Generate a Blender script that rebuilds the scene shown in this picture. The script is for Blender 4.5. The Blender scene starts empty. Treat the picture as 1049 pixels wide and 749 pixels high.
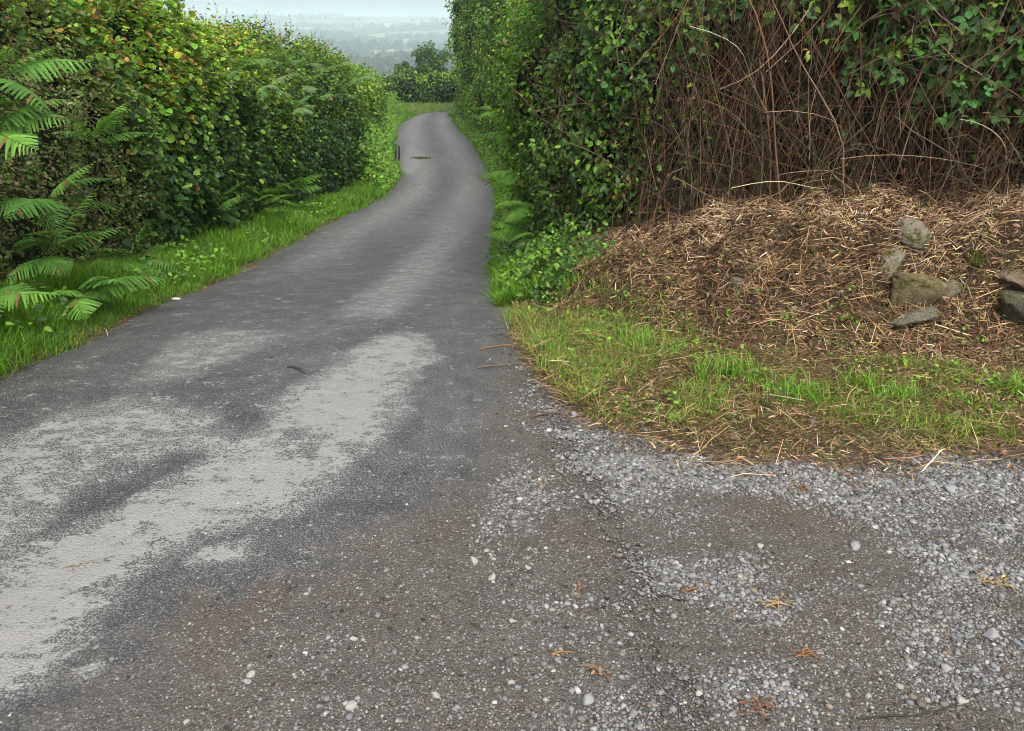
import bpy, math
import numpy as np
from mathutils import Matrix, Vector

rng = np.random.default_rng(11)
R = math.radians
scene = bpy.context.scene
COL = scene.collection

# ------------------------------------------------------------------ camera numbers
FPX, CX, CY = 800.0, 524.5, 374.5
CAMH = 1.6
PITCH = R(23.3)
SP, CP = math.sin(PITCH), math.cos(PITCH)

# ------------------------------------------------------------------ small maths
def sstep(a, b, x):
    t = np.clip((np.asarray(x, float) - a) / (b - a), 0, 1)
    return t * t * (3 - 2 * t)

def norm(v):
    return v / np.maximum(np.linalg.norm(v, axis=-1, keepdims=True), 1e-9)

def _hash(ix, iy, iz, seed):
    h = (ix * 374761393 + iy * 668265263 + iz * 2147483647 + seed * 144665) & 0xFFFFFFFF
    h = ((h ^ (h >> 13)) * 1274126177) & 0xFFFFFFFF
    h = h ^ (h >> 16)
    return (h & 0xFFFF) / 32767.5 - 1.0

def noise(p, seed=0):
    p = np.asarray(p, float)
    if p.shape[-1] == 2:
        p = np.concatenate([p, np.zeros(p.shape[:-1] + (1,))], -1)
    i = np.floor(p).astype(np.int64)
    f = p - i
    f = f * f * (3 - 2 * f)
    out = 0
    for dx in (0, 1):
        wx = f[..., 0] if dx else 1 - f[..., 0]
        for dy in (0, 1):
            wy = f[..., 1] if dy else 1 - f[..., 1]
            for dz in (0, 1):
                wz = f[..., 2] if dz else 1 - f[..., 2]
                out = out + wx * wy * wz * _hash(i[..., 0] + dx, i[..., 1] + dy, i[..., 2] + dz, seed)
    return out

def fbm(p, seed=0, o=3):
    p = np.asarray(p, float)
    a, s, t = 1.0, 0.0, 0.0
    for k in range(o):
        s = s + a * noise(p * (2.03 ** k), seed + 17 * k)
        t += a
        a *= 0.5
    return s / t

def pchip(xk, yk, x):
    xk, yk = np.asarray(xk, float), np.asarray(yk, float)
    h = np.diff(xk); d = np.diff(yk) / h
    m = np.zeros_like(xk)
    m[0], m[-1] = d[0], d[-1]
    for i in range(1, len(xk) - 1):
        if d[i - 1] * d[i] > 0:
            w1, w2 = 2 * h[i] + h[i - 1], h[i] + 2 * h[i - 1]
            m[i] = (w1 + w2) / (w1 / d[i - 1] + w2 / d[i])
    x = np.clip(np.asarray(x, float), xk[0], xk[-1])
    k = np.clip(np.searchsorted(xk, x) - 1, 0, len(xk) - 2)
    t = (x - xk[k]) / h[k]
    t2, t3 = t * t, t * t * t
    return (yk[k] * (2 * t3 - 3 * t2 + 1) + h[k] * m[k] * (t3 - 2 * t2 + t) + yk[k + 1] * (-2 * t3 + 3 * t2) + h[k] * m[k + 1] * (t3 - t2))

# ------------------------------------------------------------------ the lie of the land
ZK = [(-400, 6), (-60, 1.2), (-8, 0.02), (0, 0), (3, 0), (4.5, -0.10), (6.5, -0.42), (10, -0.9), (19.5, -2.05), (29, -2.38), (45, -2.8), (60, -3.1),
      (90, -5), (160, -13), (300, -27), (600, -38), (900, -36), (1300, -29), (1800, -15), (2400, 8), (3000, 36), (3600, 46), (5500, 30), (9000, 20)]
def zr(y):
    return pchip([k[0] for k in ZK], [k[1] for k in ZK], y)

def ray(u, v):
    x, y = (u - CX) / FPX, (v - CY) / FPX
    return np.array([x, CP - y * SP, -(SP + y * CP)])

def at_ground(u, v, f):
    d = ray(u, v)
    t0 = 0.5
    t = t0
    while t < 200:
        p = d * t
        if CAMH + p[2] < f(p[0], p[1]):
            break
        t0 = t
        t *= 1.02
    for _ in range(40):
        m = 0.5 * (t0 + t)
        p = d * m
        if CAMH + p[2] < f(p[0], p[1]): t = m
        else: t0 = m
    p = d * t
    return np.array([p[0], p[1], CAMH + p[2]])

def on_road(u, v):
    return at_ground(u, v, lambda x, y: float(zr(y)))

def at_depth(u, v, Y):
    d = ray(u, v)
    p = d * (Y / d[1])
    return np.array([p[0], Y, CAMH + p[2]])

# road edges: traced on the ground
Lpx = [(0, 381), (100, 343), (200, 299), (300, 248), (360, 218), (396, 199), (410, 184), (407, 168), (404, 152), (406, 138), (413, 125), (428, 117.5)]
Rpx = [(532, 345), (519, 315), (513, 290), (512, 262), (513, 232), (510, 200), (502, 176), (489, 152), (473, 133), (463, 120), (461, 117.5)]
Lw = np.array([on_road(u, v)[:2] for u, v in Lpx])
Rw = np.array([on_road(u, v)[:2] for u, v in Rpx])
Lw = np.vstack([[-1.9, -12], [-2.2, -3], [-2.45, 2], Lw])
Rw = np.vstack([[1.4, -12], [0.9, -3], [0.45, 2], Rw])
# beyond the bend the lane swings to the right and drops out of sight
yl, yr = Lw[-1, 1], Rw[-1, 1]
Lw = np.vstack([Lw, [Lw[-1, 0] + 1.3, yl + 2.2], [Lw[-1, 0] + 5.0, yl + 4.4], [Lw[-1, 0] + 14.0, yl + 6.5]])
Rw = np.vstack([Rw, [Rw[-1, 0] + 1.4, yr + 1.2], [Rw[-1, 0] + 5.0, yr + 2.2], [Rw[-1, 0] + 14.0, yr + 3.4]])
def RL(y): return pchip(Lw[:, 1], Lw[:, 0], y)
def RR(y): return pchip(Rw[:, 1], Rw[:, 0], y)

# far edge of the gravel lay-by: Y as a function of X
LAY = np.array([on_road(u, v)[:2] for u, v in [(532, 352), (548, 378), (580, 405), (640, 434), (720, 452), (800, 462), (900, 467), (1049, 461)]])
LAY = np.vstack([[LAY[0, 0] - 0.12, LAY[0, 1] + 0.5], LAY, [3.2, 3.0], [6, 3.2], [12, 3.4]])
def YLAY(x): return pchip(LAY[:, 0], LAY[:, 1], x)

# right bank: foot line, top line and height as functions of X
BX = [-0.2, 0.15, 0.5, 0.9, 1.4, 2.0, 2.6, 3.3, 6, 12]
BF = [5.6, 4.9, 4.35, 4.0, 3.78, 3.66, 3.6, 3.6, 3.7, 3.8]
BT = [6.9, 6.3, 5.8, 5.35, 4.95, 4.55, 4.3, 4.2, 4.3, 4.4]
BH = [0.06, 0.16, 0.34, 0.50, 0.64, 0.72, 0.76, 0.78, 0.8, 0.8]

def region(x, y):
    """how far a point lies inside the carriageway or the lay-by (metres, negative outside)"""
    r = np.minimum(x - RL(y), RR(y) - x)
    l = np.minimum(x - RR(y) + 0.3, YLAY(x) - y)
    l = np.where(y > 5.2, -1, l)
    return np.maximum(r, l)

def ground(x, y, detail=True):
    x = np.asarray(x, float); y = np.asarray(y, float)
    x, y = np.broadcast_arrays(x, y)
    r = np.hypot(x, y)
    far = np.where(y < 0, 0.0, r)
    z = zr(np.where(y > 60, np.maximum(y, 0.985 * r), y))
    p = np.stack([x, y], -1)
    z = z + fbm(p / 420.0, 3, 3) * 13 * sstep(250, 900, far) + fbm(p / 130.0, 5, 2) * 3.5 * sstep(120, 500, far)
    near = 1 - sstep(70, 120, r)
    ins = region(x, y)
    n = fbm(p * 6.0, 8, 2) * 0.06 + fbm(p * 1.7, 9, 2) * 0.06 + fbm(p * 22, 10, 2) * 0.05
    out = sstep(-0.10, 0.12, ins + n * (0.6 + 0.8 * sstep(0, 0.4, x) + 1.2 * sstep(8, 25, y)))
    z = z + near * (0.022 - 0.075 * out)
    dl = RL(y) - x
    z = z + near * (0.09 * sstep(0, 0.6, dl) + 0.25 * sstep(0.8, 1.7, dl)) * (y > -8)
    dr = x - RR(y)
    far_r = (0.10 * sstep(0.0, 0.4, dr) + 0.45 * sstep(0.3, 1.3, dr)) * sstep(5.0, 6.5, y)
    f, t, h = np.interp(x, BX, BF), np.interp(x, BX, BT), np.interp(x, BX, BH)
    s = (y - f) / (t - f)
    wob = fbm(p * 1.9, 21, 3) * 0.22
    sw = s + wob * sstep(-0.2, 0.2, s)
    bank = h * (0.74 * sstep(-0.02, 0.55, sw) + 0.26 * sstep(0.3, 1.1, sw)) * (x > -0.3)
    bank = bank + (x > 0) * 0.05 * sstep(-0.6, 0.1, s) * sstep(0, .4, x)
    z = z + near * np.maximum(far_r, bank)
    if detail:
        bm = sstep(-0.1, 0.3, s) * near * sstep(-0.1, 0.3, x)
        z = z + bm * (0.12 * fbm(p * 4.2, 31, 3) + 0.045 * noise(p * 15, 33))
    return z

def g1(x, y): return float(ground(np.array([x]), np.array([y]))[0])
def W(u, v): return at_ground(u, v, g1)

# ------------------------------------------------------------------ mesh collecting
class MB:
    def __init__(self): self.v, self.f, self.c, self.n = [], [], [], 0
    def add(self, v, faces, col=None):
        """v (N,3); faces: list of int arrays (M,k); col (N,3) or 3-tuple"""
        v = np.asarray(v, float).reshape(-1, 3)
        for f in faces:
            self.f.append(np.asarray(f, np.int64) + self.n)
        if col is None: col = (0.5, 0.5, 0.5)
        self.c.append(np.broadcast_to(np.asarray(col, float), (len(v), 3)))
        self.v.append(v); self.n += len(v)
    def mesh(self, name, mat, smooth=False):
        me = bpy.data.meshes.new(name)
        v = np.concatenate(self.v).astype(np.float32)
        loops = np.concatenate([f.ravel() for f in self.f]).astype(np.int32)
        sizes = np.concatenate([np.full(len(f), f.shape[1]) for f in self.f]).astype(np.int32)
        me.vertices.add(len(v)); me.vertices.foreach_set('co', v.ravel())
        me.loops.add(len(loops)); me.loops.foreach_set('vertex_index', loops)
        me.polygons.add(len(sizes))
        st = np.concatenate([[0], np.cumsum(sizes)[:-1]]).astype(np.int32)
        me.polygons.foreach_set('loop_start', st)
        me.polygons.foreach_set('loop_total', sizes)
        if smooth: me.polygons.foreach_set('use_smooth', np.ones(len(sizes), bool))
        a = me.attributes.new('col', 'FLOAT_COLOR', 'POINT')
        c = np.concatenate(self.c)
        a.data.foreach_set('color', np.concatenate([c, np.ones((len(c), 1))], 1).astype(np.float32).ravel())
        me.materials.append(mat)
        me.update(calc_edges=True)
        return me
    def build(self, name, mat, parent=None, smooth=False):
        o = bpy.data.objects.new(name, self.mesh(name, mat, smooth))
        COL.objects.link(o)
        if parent: o.parent = parent
        return o

def tag(o, label=None, cat=None, group=None, kind=None):
    if label: o['label'] = label
    if cat: o['category'] = cat
    if group: o['group'] = group
    if kind: o['kind'] = kind
    return o

def empty(name, loc=(0, 0, 0)):
    e = bpy.data.objects.new(name, None)
    e.location = loc; e.empty_display_size = 0.1
    COL.objects.link(e)
    return e

def rebase(root, loc):
    """put the Empty at its thing's base while its parts (built in world space) stay put"""
    root.location = loc
    for ch in root.children:
        ch.location = (-loc[0], -loc[1], -loc[2])

# ------------------------------------------------------------------ materials
def new_mat(name):
    m = bpy.data.materials.new(name); m.use_nodes = True
    nt = m.node_tree; nt.nodes.clear()
    return m, nt, nt.nodes, nt.links

def N(nt, t, **kw):
    n = nt.nodes.new(t)
    for k, v in kw.items():
        if k.startswith('i_'): n.inputs[k[2:].replace('_', ' ')].default_value = v
        else: setattr(n, k, v)
    return n

def mathn(nt, op, a, b=None, c=None, clamp=False):
    n = nt.nodes.new('ShaderNodeMath'); n.operation = op; n.use_clamp = clamp
    for i, x in enumerate((a, b, c)):
        if x is None: continue
        if isinstance(x, (int, float)): n.inputs[i].default_value = x
        else: nt.links.new(x, n.inputs[i])
    return n.outputs[0]

def mix(nt, fac, a, b, mode='MIX'):
    n = nt.nodes.new('ShaderNodeMix'); n.data_type = 'RGBA'; n.blend_type = mode
    for i, x in ((0, fac), (6, a), (7, b)):
        if isinstance(x, (int, float)): n.inputs[i].default_value = x
        elif isinstance(x, tuple): n.inputs[i].default_value = x + (1,) if len(x) == 3 else x
        else: nt.links.new(x, n.inputs[i])
    return n.outputs[2]

def ramp(nt, x, a, b):
    n = nt.nodes.new('ShaderNodeMapRange'); n.interpolation_type = 'SMOOTHSTEP'
    nt.links.new(x, n.inputs[0]); n.inputs[1].default_value = a; n.inputs[2].default_value = b
    return n.outputs[0]

def noise_tex(nt, co, scale, detail=2, rough=0.5):
    n = N(nt, 'ShaderNodeTexNoise'); n.inputs['Scale'].default_value = scale
    n.inputs['Detail'].default_value = detail; n.inputs['Roughness'].default_value = rough
    nt.links.new(co, n.inputs['Vector'])
    return n.outputs[0]

def voro(nt, co, scale, feature='F1'):
    n = N(nt, 'ShaderNodeTexVoronoi', feature=feature); n.inputs['Scale'].default_value = scale
    nt.links.new(co, n.inputs['Vector'])
    return n

def leaf_mat(name, trans=0.3, rough=0.45, spec=0.35, var=0.35):
    m, nt, nd, lk = new_mat(name)
    at = N(nt, 'ShaderNodeAttribute', attribute_name='col')
    co = N(nt, 'ShaderNodeNewGeometry').outputs['Position']
    nz = noise_tex(nt, co, 60, 2)
    f = mathn(nt, 'MULTIPLY_ADD', nz, var * 2, 1 - var)
    c = mix(nt, 1.0, at.outputs['Color'], (1, 1, 1), 'MULTIPLY')
    vm = N(nt, 'ShaderNodeVectorMath', operation='SCALE')
    lk.new(c, vm.inputs[0]); lk.new(f, vm.inputs['Scale'])
    p = N(nt, 'ShaderNodeBsdfPrincipled'); lk.new(vm.outputs[0], p.inputs['Base Color'])
    p.inputs['Roughness'].default_value = rough; p.inputs['Specular IOR Level'].default_value = spec
    t = N(nt, 'ShaderNodeBsdfTranslucent')
    tc = mix(nt, 1.0, vm.outputs[0], (1.25, 1.2, 0.55), 'MULTIPLY'); lk.new(tc, t.inputs[0])
    ms = N(nt, 'ShaderNodeMixShader'); ms.inputs[0].default_value = trans
    lk.new(p.outputs[0], ms.inputs[1]); lk.new(t.outputs[0], ms.inputs[2])
    o = N(nt, 'ShaderNodeOutputMaterial'); lk.new(ms.outputs[0], o.inputs[0])
    return m

def matte_mat(name, rough=0.85, scale=40, amt=0.4, bump=0.0, bscale=80, spec=0.2):
    m, nt, nd, lk = new_mat(name)
    at = N(nt, 'ShaderNodeAttribute', attribute_name='col')
    co = N(nt, 'ShaderNodeTexCoord').outputs['Object']
    nz = noise_tex(nt, co, scale, 4, 0.6)
    f = mathn(nt, 'MULTIPLY_ADD', nz, amt * 2, 1 - amt)
    vm = N(nt, 'ShaderNodeVectorMath', operation='SCALE')
    lk.new(at.outputs['Color'], vm.inputs[0]); lk.new(f, vm.inputs['Scale'])
    p = N(nt, 'ShaderNodeBsdfPrincipled'); lk.new(vm.outputs[0], p.inputs['Base Color'])
    p.inputs['Roughness'].default_value = rough; p.inputs['Specular IOR Level'].default_value = spec
    if bump:
        b = N(nt, 'ShaderNodeBump'); b.inputs['Strength'].default_value = bump; b.inputs['Distance'].default_value = 0.01
        lk.new(noise_tex(nt, co, bscale, 5, 0.65), b.inputs['Height']); lk.new(b.outputs[0], p.inputs['Normal'])
    o = N(nt, 'ShaderNodeOutputMaterial'); lk.new(p.outputs[0], o.inputs[0])
    return m

M_LEAF = leaf_mat('leaf', 0.40, 0.55, 0.22)
M_GLOSSY = leaf_mat('glossy_leaf', 0.18, 0.36, 0.45)
M_GRASS = leaf_mat('grass_blade', 0.35, 0.5, 0.25, 0.15)
M_FERN = leaf_mat('fern_frond', 0.35, 0.55, 0.25, 0.15)
M_STRAW = leaf_mat('dead_straw', 0.12, 0.7, 0.15, 0.25)
M_TWIG = matte_mat('twig_bark', 0.8, 60, 0.35)
M_BARK = matte_mat('mossy_bark', 0.95, 14, 0.6, 0.8, 30, 0.1)
M_CORE = matte_mat('shade_dark_inner_twigs', 1.0, 18, 0.7, 1.0, 25, 0.05)
M_STONE = matte_mat('pebble_stone', 0.75, 45, 0.25, 0.3, 90)
M_ROCK = None

def rock_mat():
    m, nt, nd, lk = new_mat('lichen_rock')
    at = N(nt, 'ShaderNodeAttribute', attribute_name='col')
    co = N(nt, 'ShaderNodeNewGeometry').outputs['Position']
    nz = noise_tex(nt, co, 22, 5, 0.65)
    f = mathn(nt, 'MULTIPLY_ADD', nz, 1.3, 0.35)
    vm = N(nt, 'ShaderNodeVectorMath', operation='SCALE')
    lk.new(at.outputs['Color'], vm.inputs[0]); lk.new(f, vm.inputs['Scale'])
    moss = ramp(nt, noise_tex(nt, co, 13, 4, 0.7), 0.50, 0.60)
    c = mix(nt, moss, vm.outputs[0], (0.085, 0.075, 0.022))
    lich = ramp(nt, noise_tex(nt, co, 30, 3, 0.6), 0.62, 0.68)
    c = mix(nt, mathn(nt, 'MULTIPLY', lich, 0.4), c, (0.36, 0.35, 0.29))
    p = N(nt, 'ShaderNodeBsdfPrincipled'); lk.new(c, p.inputs['Base Color'])
    p.inputs['Roughness'].default_value = 0.9; p.inputs['Specular IOR Level'].default_value = 0.15
    b = N(nt, 'ShaderNodeBump'); b.inputs['Strength'].default_value = 1.0; b.inputs['Distance'].default_value = 0.03
    lk.new(noise_tex(nt, co, 50, 6, 0.7), b.inputs['Height']); lk.new(b.outputs[0], p.inputs['Normal'])
    o = N(nt, 'ShaderNodeOutputMaterial'); lk.new(p.outputs[0], o.inputs[0])
    return m
M_ROCK = rock_mat()

def road_mat():
    """worn asphalt, pale worn-through patches and far sky sheen, mud: col = (pale, mud, wet)"""
    m, nt, nd, lk = new_mat('worn_lane_surface')
    at = N(nt, 'ShaderNodeAttribute', attribute_name='col')
    sp = N(nt, 'ShaderNodeSeparateColor'); lk.new(at.outputs['Color'], sp.inputs[0])
    pale, mud, wet = sp.outputs[0], sp.outputs[1], sp.outputs[2]
    co = N(nt, 'ShaderNodeNewGeometry').outputs['Position']
    v1 = voro(nt, co, 140)
    v2 = voro(nt, co, 260)
    s1 = N(nt, 'ShaderNodeSeparateColor'); lk.new(v1.outputs['Color'], s1.inputs[0])
    s2 = N(nt, 'ShaderNodeSeparateColor'); lk.new(v2.outputs['Color'], s2.inputs[0])
    mpx = N(nt, 'ShaderNodeMapping'); mpx.inputs['Scale'].default_value = (.6, 1, 1); lk.new(co, mpx.inputs[0])
    n1 = noise_tex(nt, mpx.outputs[0], 20, 6, 0.68)
    n2 = noise_tex(nt, co, 3.0, 4, 0.6)
    n3 = noise_tex(nt, co, 9.0, 3, 0.55)
    # asphalt
    lt = mathn(nt, 'ADD', ramp(nt, pale, 0.0, 0.42), mathn(nt, 'ADD', mathn(nt, 'MULTIPLY', mathn(nt, 'SUBTRACT', n2, 0.5), 0.9), mathn(nt, 'MULTIPLY', mathn(nt, 'SUBTRACT', n3, 0.5), 0.8)), clamp=True)
    a0 = mix(nt, lt, (0.048, 0.047, 0.046), (0.185, 0.182, 0.176))
    chip = mathn(nt, 'POWER', s1.outputs[0], 3.0)
    a1 = mix(nt, mathn(nt, 'MULTIPLY', chip, 0.45), a0, (0.25, 0.255, 0.255))
    dark = ramp(nt, v1.outputs['Distance'], 0.30, 0.62)
    a1 = mix(nt, mathn(nt, 'MULTIPLY', dark, 0.75), a1, (0.018, 0.018, 0.019))
    # pale patches with ragged, pitted edges
    e = mathn(nt, 'ADD', pale, mathn(nt, 'MULTIPLY', mathn(nt, 'SUBTRACT', n1, 0.5), 2.5))
    e = mathn(nt, 'ADD', e, mathn(nt, 'MULTIPLY', mathn(nt, 'SUBTRACT', n3, 0.5), 1.0))
    e = mathn(nt, 'ADD', e, mathn(nt, 'MULTIPLY', mathn(nt, 'SUBTRACT', noise_tex(nt, mpx.outputs[0], 80, 3, 0.6), 0.5), 1.2))
    pf = ramp(nt, e, 0.49, 0.64)
    pc = mix(nt, n1, (0.165, 0.163, 0.155), (0.268, 0.264, 0.252))
    pc = mix(nt, mathn(nt, 'MULTIPLY', s2.outputs[0], 0.35), pc, (0.12, 0.12, 0.115))
    a2 = mix(nt, mathn(nt, 'MULTIPLY', pf, 0.93), a1, pc)
    # mud with grit pressed into it
    m0 = mix(nt, n3, (0.041, 0.034, 0.028), (0.084, 0.074, 0.064))
    m0 = mix(nt, ramp(nt, n2, 0.45, 0.75), m0, (0.052, 0.040, 0.029))
    n0 = noise_tex(nt, co, 1.3, 3, 0.6)
    m0 = mix(nt, mathn(nt, 'MULTIPLY', ramp(nt, n0, 0.5, 0.68), 0.6), m0, (0.062, 0.040, 0.024))
    grit = mathn(nt, 'MULTIPLY', mathn(nt, 'GREATER_THAN', s1.outputs[1], 0.90), mathn(nt, 'LESS_THAN', v1.outputs['Distance'], 0.45))
    m1 = mix(nt, mathn(nt, 'MULTIPLY', grit, 0.75), m0, (0.27, 0.265, 0.255))
    fine = mathn(nt, 'MULTIPLY', mathn(nt, 'GREATER_THAN', s2.outputs[1], 0.82), 0.4)
    m1 = mix(nt, fine, m1, (0.17, 0.165, 0.155))
    fine2 = mathn(nt, 'MULTIPLY', mathn(nt, 'GREATER_THAN', s2.outputs[2], 0.80), 0.6)
    m1 = mix(nt, fine2, m1, (0.018, 0.016, 0.014))
    em = mathn(nt, 'ADD', mud, mathn(nt, 'MULTIPLY', mathn(nt, 'SUBTRACT', n3, 0.5), 0.8))
    mf = ramp(nt, em, 0.30, 0.72)
    c = mix(nt, mf, a2, m1)
    c = mix(nt, 1.0, c, (0.89, 0.885, 0.87), 'MULTIPLY')
    p = N(nt, 'ShaderNodeBsdfPrincipled'); lk.new(c, p.inputs['Base Color'])
    rr = mathn(nt, 'SUBTRACT', 0.62, mathn(nt, 'MULTIPLY', wet, 0.40)); lk.new(rr, p.inputs['Roughness'])
    lk.new(mathn(nt, 'MULTIPLY_ADD', wet, 0.5, 0.4), p.inputs['Specular IOR Level'])
    b = N(nt, 'ShaderNodeBump'); b.inputs['Strength'].default_value = 1.0; b.inputs['Distance'].default_value = 0.006
    hgt = mathn(nt, 'ADD', mathn(nt, 'MULTIPLY', v1.outputs['Distance'], -0.6), mathn(nt, 'MULTIPLY', n1, 1.0))
    lk.new(hgt, b.inputs['Height']); lk.new(b.outputs[0], p.inputs['Normal'])
    o = N(nt, 'ShaderNodeOutputMaterial'); lk.new(p.outputs[0], o.inputs[0])
    return m
M_ROAD = road_mat()

def ground_mat():
    m, nt, nd, lk = new_mat('earth_and_fields')
    at = N(nt, 'ShaderNodeAttribute', attribute_name='col')
    co = N(nt, 'ShaderNodeNewGeometry').outputs['Position']
    nz = noise_tex(nt, co, 35, 5, 0.65)
    f = mathn(nt, 'MULTIPLY_ADD', nz, 1.4, 0.3)
    vm = N(nt, 'ShaderNodeVectorMath', operation='SCALE')
    lk.new(at.outputs['Color'], vm.inputs[0]); lk.new(f, vm.inputs['Scale'])
    # far fields: patches with their own crop colour
    mp = N(nt, 'ShaderNodeMapping'); mp.inputs['Scale'].default_value = (1 / 150, 1 / 260, 0); mp.inputs['Rotation'].default_value = (0, 0, 0.35)
    lk.new(co, mp.inputs[0])
    v = voro(nt, mp.outputs[0], 1.0)
    s = N(nt, 'ShaderNodeSeparateColor'); lk.new(v.outputs['Color'], s.inputs[0])
    fc = mix(nt, s.outputs[0], (0.05, 0.085, 0.025), (0.13, 0.17, 0.05))
    fc = mix(nt, mathn(nt, 'GREATER_THAN', s.outputs[1], 0.72), fc, (0.22, 0.21, 0.10))
    ed = voro(nt, mp.outputs[0], 1.0, 'DISTANCE_TO_EDGE')
    fc = mix(nt, mathn(nt, 'LESS_THAN', ed.outputs['Distance'], 0.045), fc, (0.02, 0.035, 0.014))
    ln = N(nt, 'ShaderNodeVectorMath', operation='LENGTH'); lk.new(co, ln.inputs[0])
    c = mix(nt, ramp(nt, ln.outputs['Value'], 90, 200), vm.outputs[0], fc)
    p = N(nt, 'ShaderNodeBsdfPrincipled'); lk.new(c, p.inputs['Base Color'])
    p.inputs['Roughness'].default_value = 0.95; p.inputs['Specular IOR Level'].default_value = 0.1
    b = N(nt, 'ShaderNodeBump'); b.inputs['Strength'].default_value = 0.6; b.inputs['Distance'].default_value = 0.02
    lk.new(nz, b.inputs['Height']); lk.new(b.outputs[0], p.inputs['Normal'])
    o = N(nt, 'ShaderNodeOutputMaterial'); lk.new(p.outputs[0], o.inputs[0])
    return m
M_GROUND = ground_mat()

# ------------------------------------------------------------------ polygons on the ground
def wpoly(px): return np.array([on_road(u, v)[:2] for u, v in px])

def sdist(poly, x, y):
    """signed distance to a polygon, positive inside"""
    d = np.full(x.shape, 1e9); ins = np.zeros(x.shape, bool)
    n = len(poly)
    for i in range(n):
        a, b = poly[i], poly[(i + 1) % n]
        e = b - a
        t = np.clip(((x - a[0]) * e[0] + (y - a[1]) * e[1]) / max(e @ e, 1e-12), 0, 1)
        d = np.minimum(d, np.hypot(x - a[0] - t * e[0], y - a[1] - t * e[1]))
        c = ((a[1] > y) != (b[1] > y)) & (x < (b[0] - a[0]) * (y - a[1]) / (b[1] - a[1] + 1e-12) + a[0])
        ins ^= c
    return np.where(ins, d, -d)

PALE = [([(-60, 740), (-60, 590), (0, 585), (60, 556), (128, 522), (160, 496), (232, 468), (285, 440), (290, 418), (340, 383), (390, 350), (432, 345), (437, 370), (412, 402), (404, 436), (376, 462), (330, 500), (285, 528), (238, 540), (205, 552), (140, 582), (108, 618), (70, 662), (20, 700)], .88, 0.17),
        ([(-60, 470), (0, 452), (60, 428), (135, 412), (215, 428), (255, 470), (180, 470), (150, 500), (80, 520), (0, 566), (-60, 580)], 0.52, 0.14),
        ([(185, 575), (225, 558), (262, 552), (250, 572), (200, 580)], 0.62, 0.04),
        ([(78, 690), (100, 678), (106, 688), (84, 698)], 0.7, 0.02),
        ([(130, 400), (170, 352), (225, 340), (300, 345), (250, 372), (200, 395)], 0.36, 0.15),
        ([(340, 330), (400, 280), (452, 232), (485, 195), (500, 196), (490, 235), (450, 285), (410, 330)], 0.36, 0.2),
        ([(475, 160), (462, 150), (452, 135), (460, 133), (480, 150), (492, 175), (490, 190)], 0.38, 0.25),
        ([(411, 176), (416, 150), (425, 150), (437, 160), (432, 174), (420, 180)], 0.55, 0.35)]
PALEW = [(wpoly(p), a, s) for p, a, s in PALE]
DARKW = [(wpoly([(60, 510), (110, 470), (190, 470), (215, 480), (110, 530)]), 0.28, 0.1), (wpoly([(290, 445), (345, 440), (320, 470), (275, 480)]), 0.55, 0.05)]
MUDW = wpoly([(536, 345), (515, 400), (520, 440), (500, 490), (440, 545), (370, 590), (300, 625), (220, 655), (150, 700), (60, 800), (300, 1100), (2800, 1100), (2800, 440), (900, 420), (560, 380)])
WETW = wpoly([(500, 350), (512, 380), (500, 420), (480, 470), (440, 480), (425, 450), (440, 400), (470, 360)])

def lane_attr(x, y):
    p = np.stack([x, y], -1)
    tt = (x - RL(y)) / (RR(y) - RL(y))
    trk = np.exp(-((tt - .24) / .10) ** 2) * .7 + np.exp(-((tt - .74) / .10) ** 2) - .55 * np.exp(-((tt - .5) / .10) ** 2) - .5 * np.exp(-((tt - .03) / .07) ** 2)
    pale = 0.10 + 0.13 * sstep(5, 14, y) + .20 * trk * sstep(4.5, 9, y) * (.75 + .5 * fbm(p * .5, 40, 2)) + .05 * fbm(p * np.array([1.6, .5]), 39, 3)  # distance term lightens the far lane for its grazing sky sheen
    wob = fbm(p * 7, 41, 3) * 0.05
    for poly, a, s in PALEW:
        pale = np.maximum(pale, a * sstep(-s, s, sdist(poly, x, y) + wob))
    for poly, a, s in DARKW:
        pale = pale - a * sstep(-s, s, sdist(poly, x, y) + wob)
    mud = sstep(-0.55, 0.42, sdist(MUDW, x, y) + fbm(p * 2.2, 43, 3) * 0.22)
    edge = 0.75 * sstep(0.16, -0.02, x - RL(y) + fbm(p * 3, 45, 2) * .06) + 0.7 * sstep(0.25, -0.02, RR(y) - x) * (y > 4)
    wet = sstep(-0.15, 0.2, sdist(WETW, x, y)) * (0.6 + 0.4 * fbm(p * 5, 47, 2))
    return np.stack([np.clip(pale, 0, 1), np.clip(np.maximum(mud, edge), 0, 1), np.clip(wet, 0, 1)], -1)

def grid_faces(nu, nv):
    i = np.arange((nu - 1) * nv).reshape(nu - 1, nv)[:, :-1]
    return np.stack([i, i + nv, i + nv + 1, i + 1], -1).reshape(-1, 4)

def micro(x, y):
    p = np.stack([x, y], -1)
    return 0.010 * fbm(p * 1.4, 51, 3) + 0.004 * noise(p * 9, 52)

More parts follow.
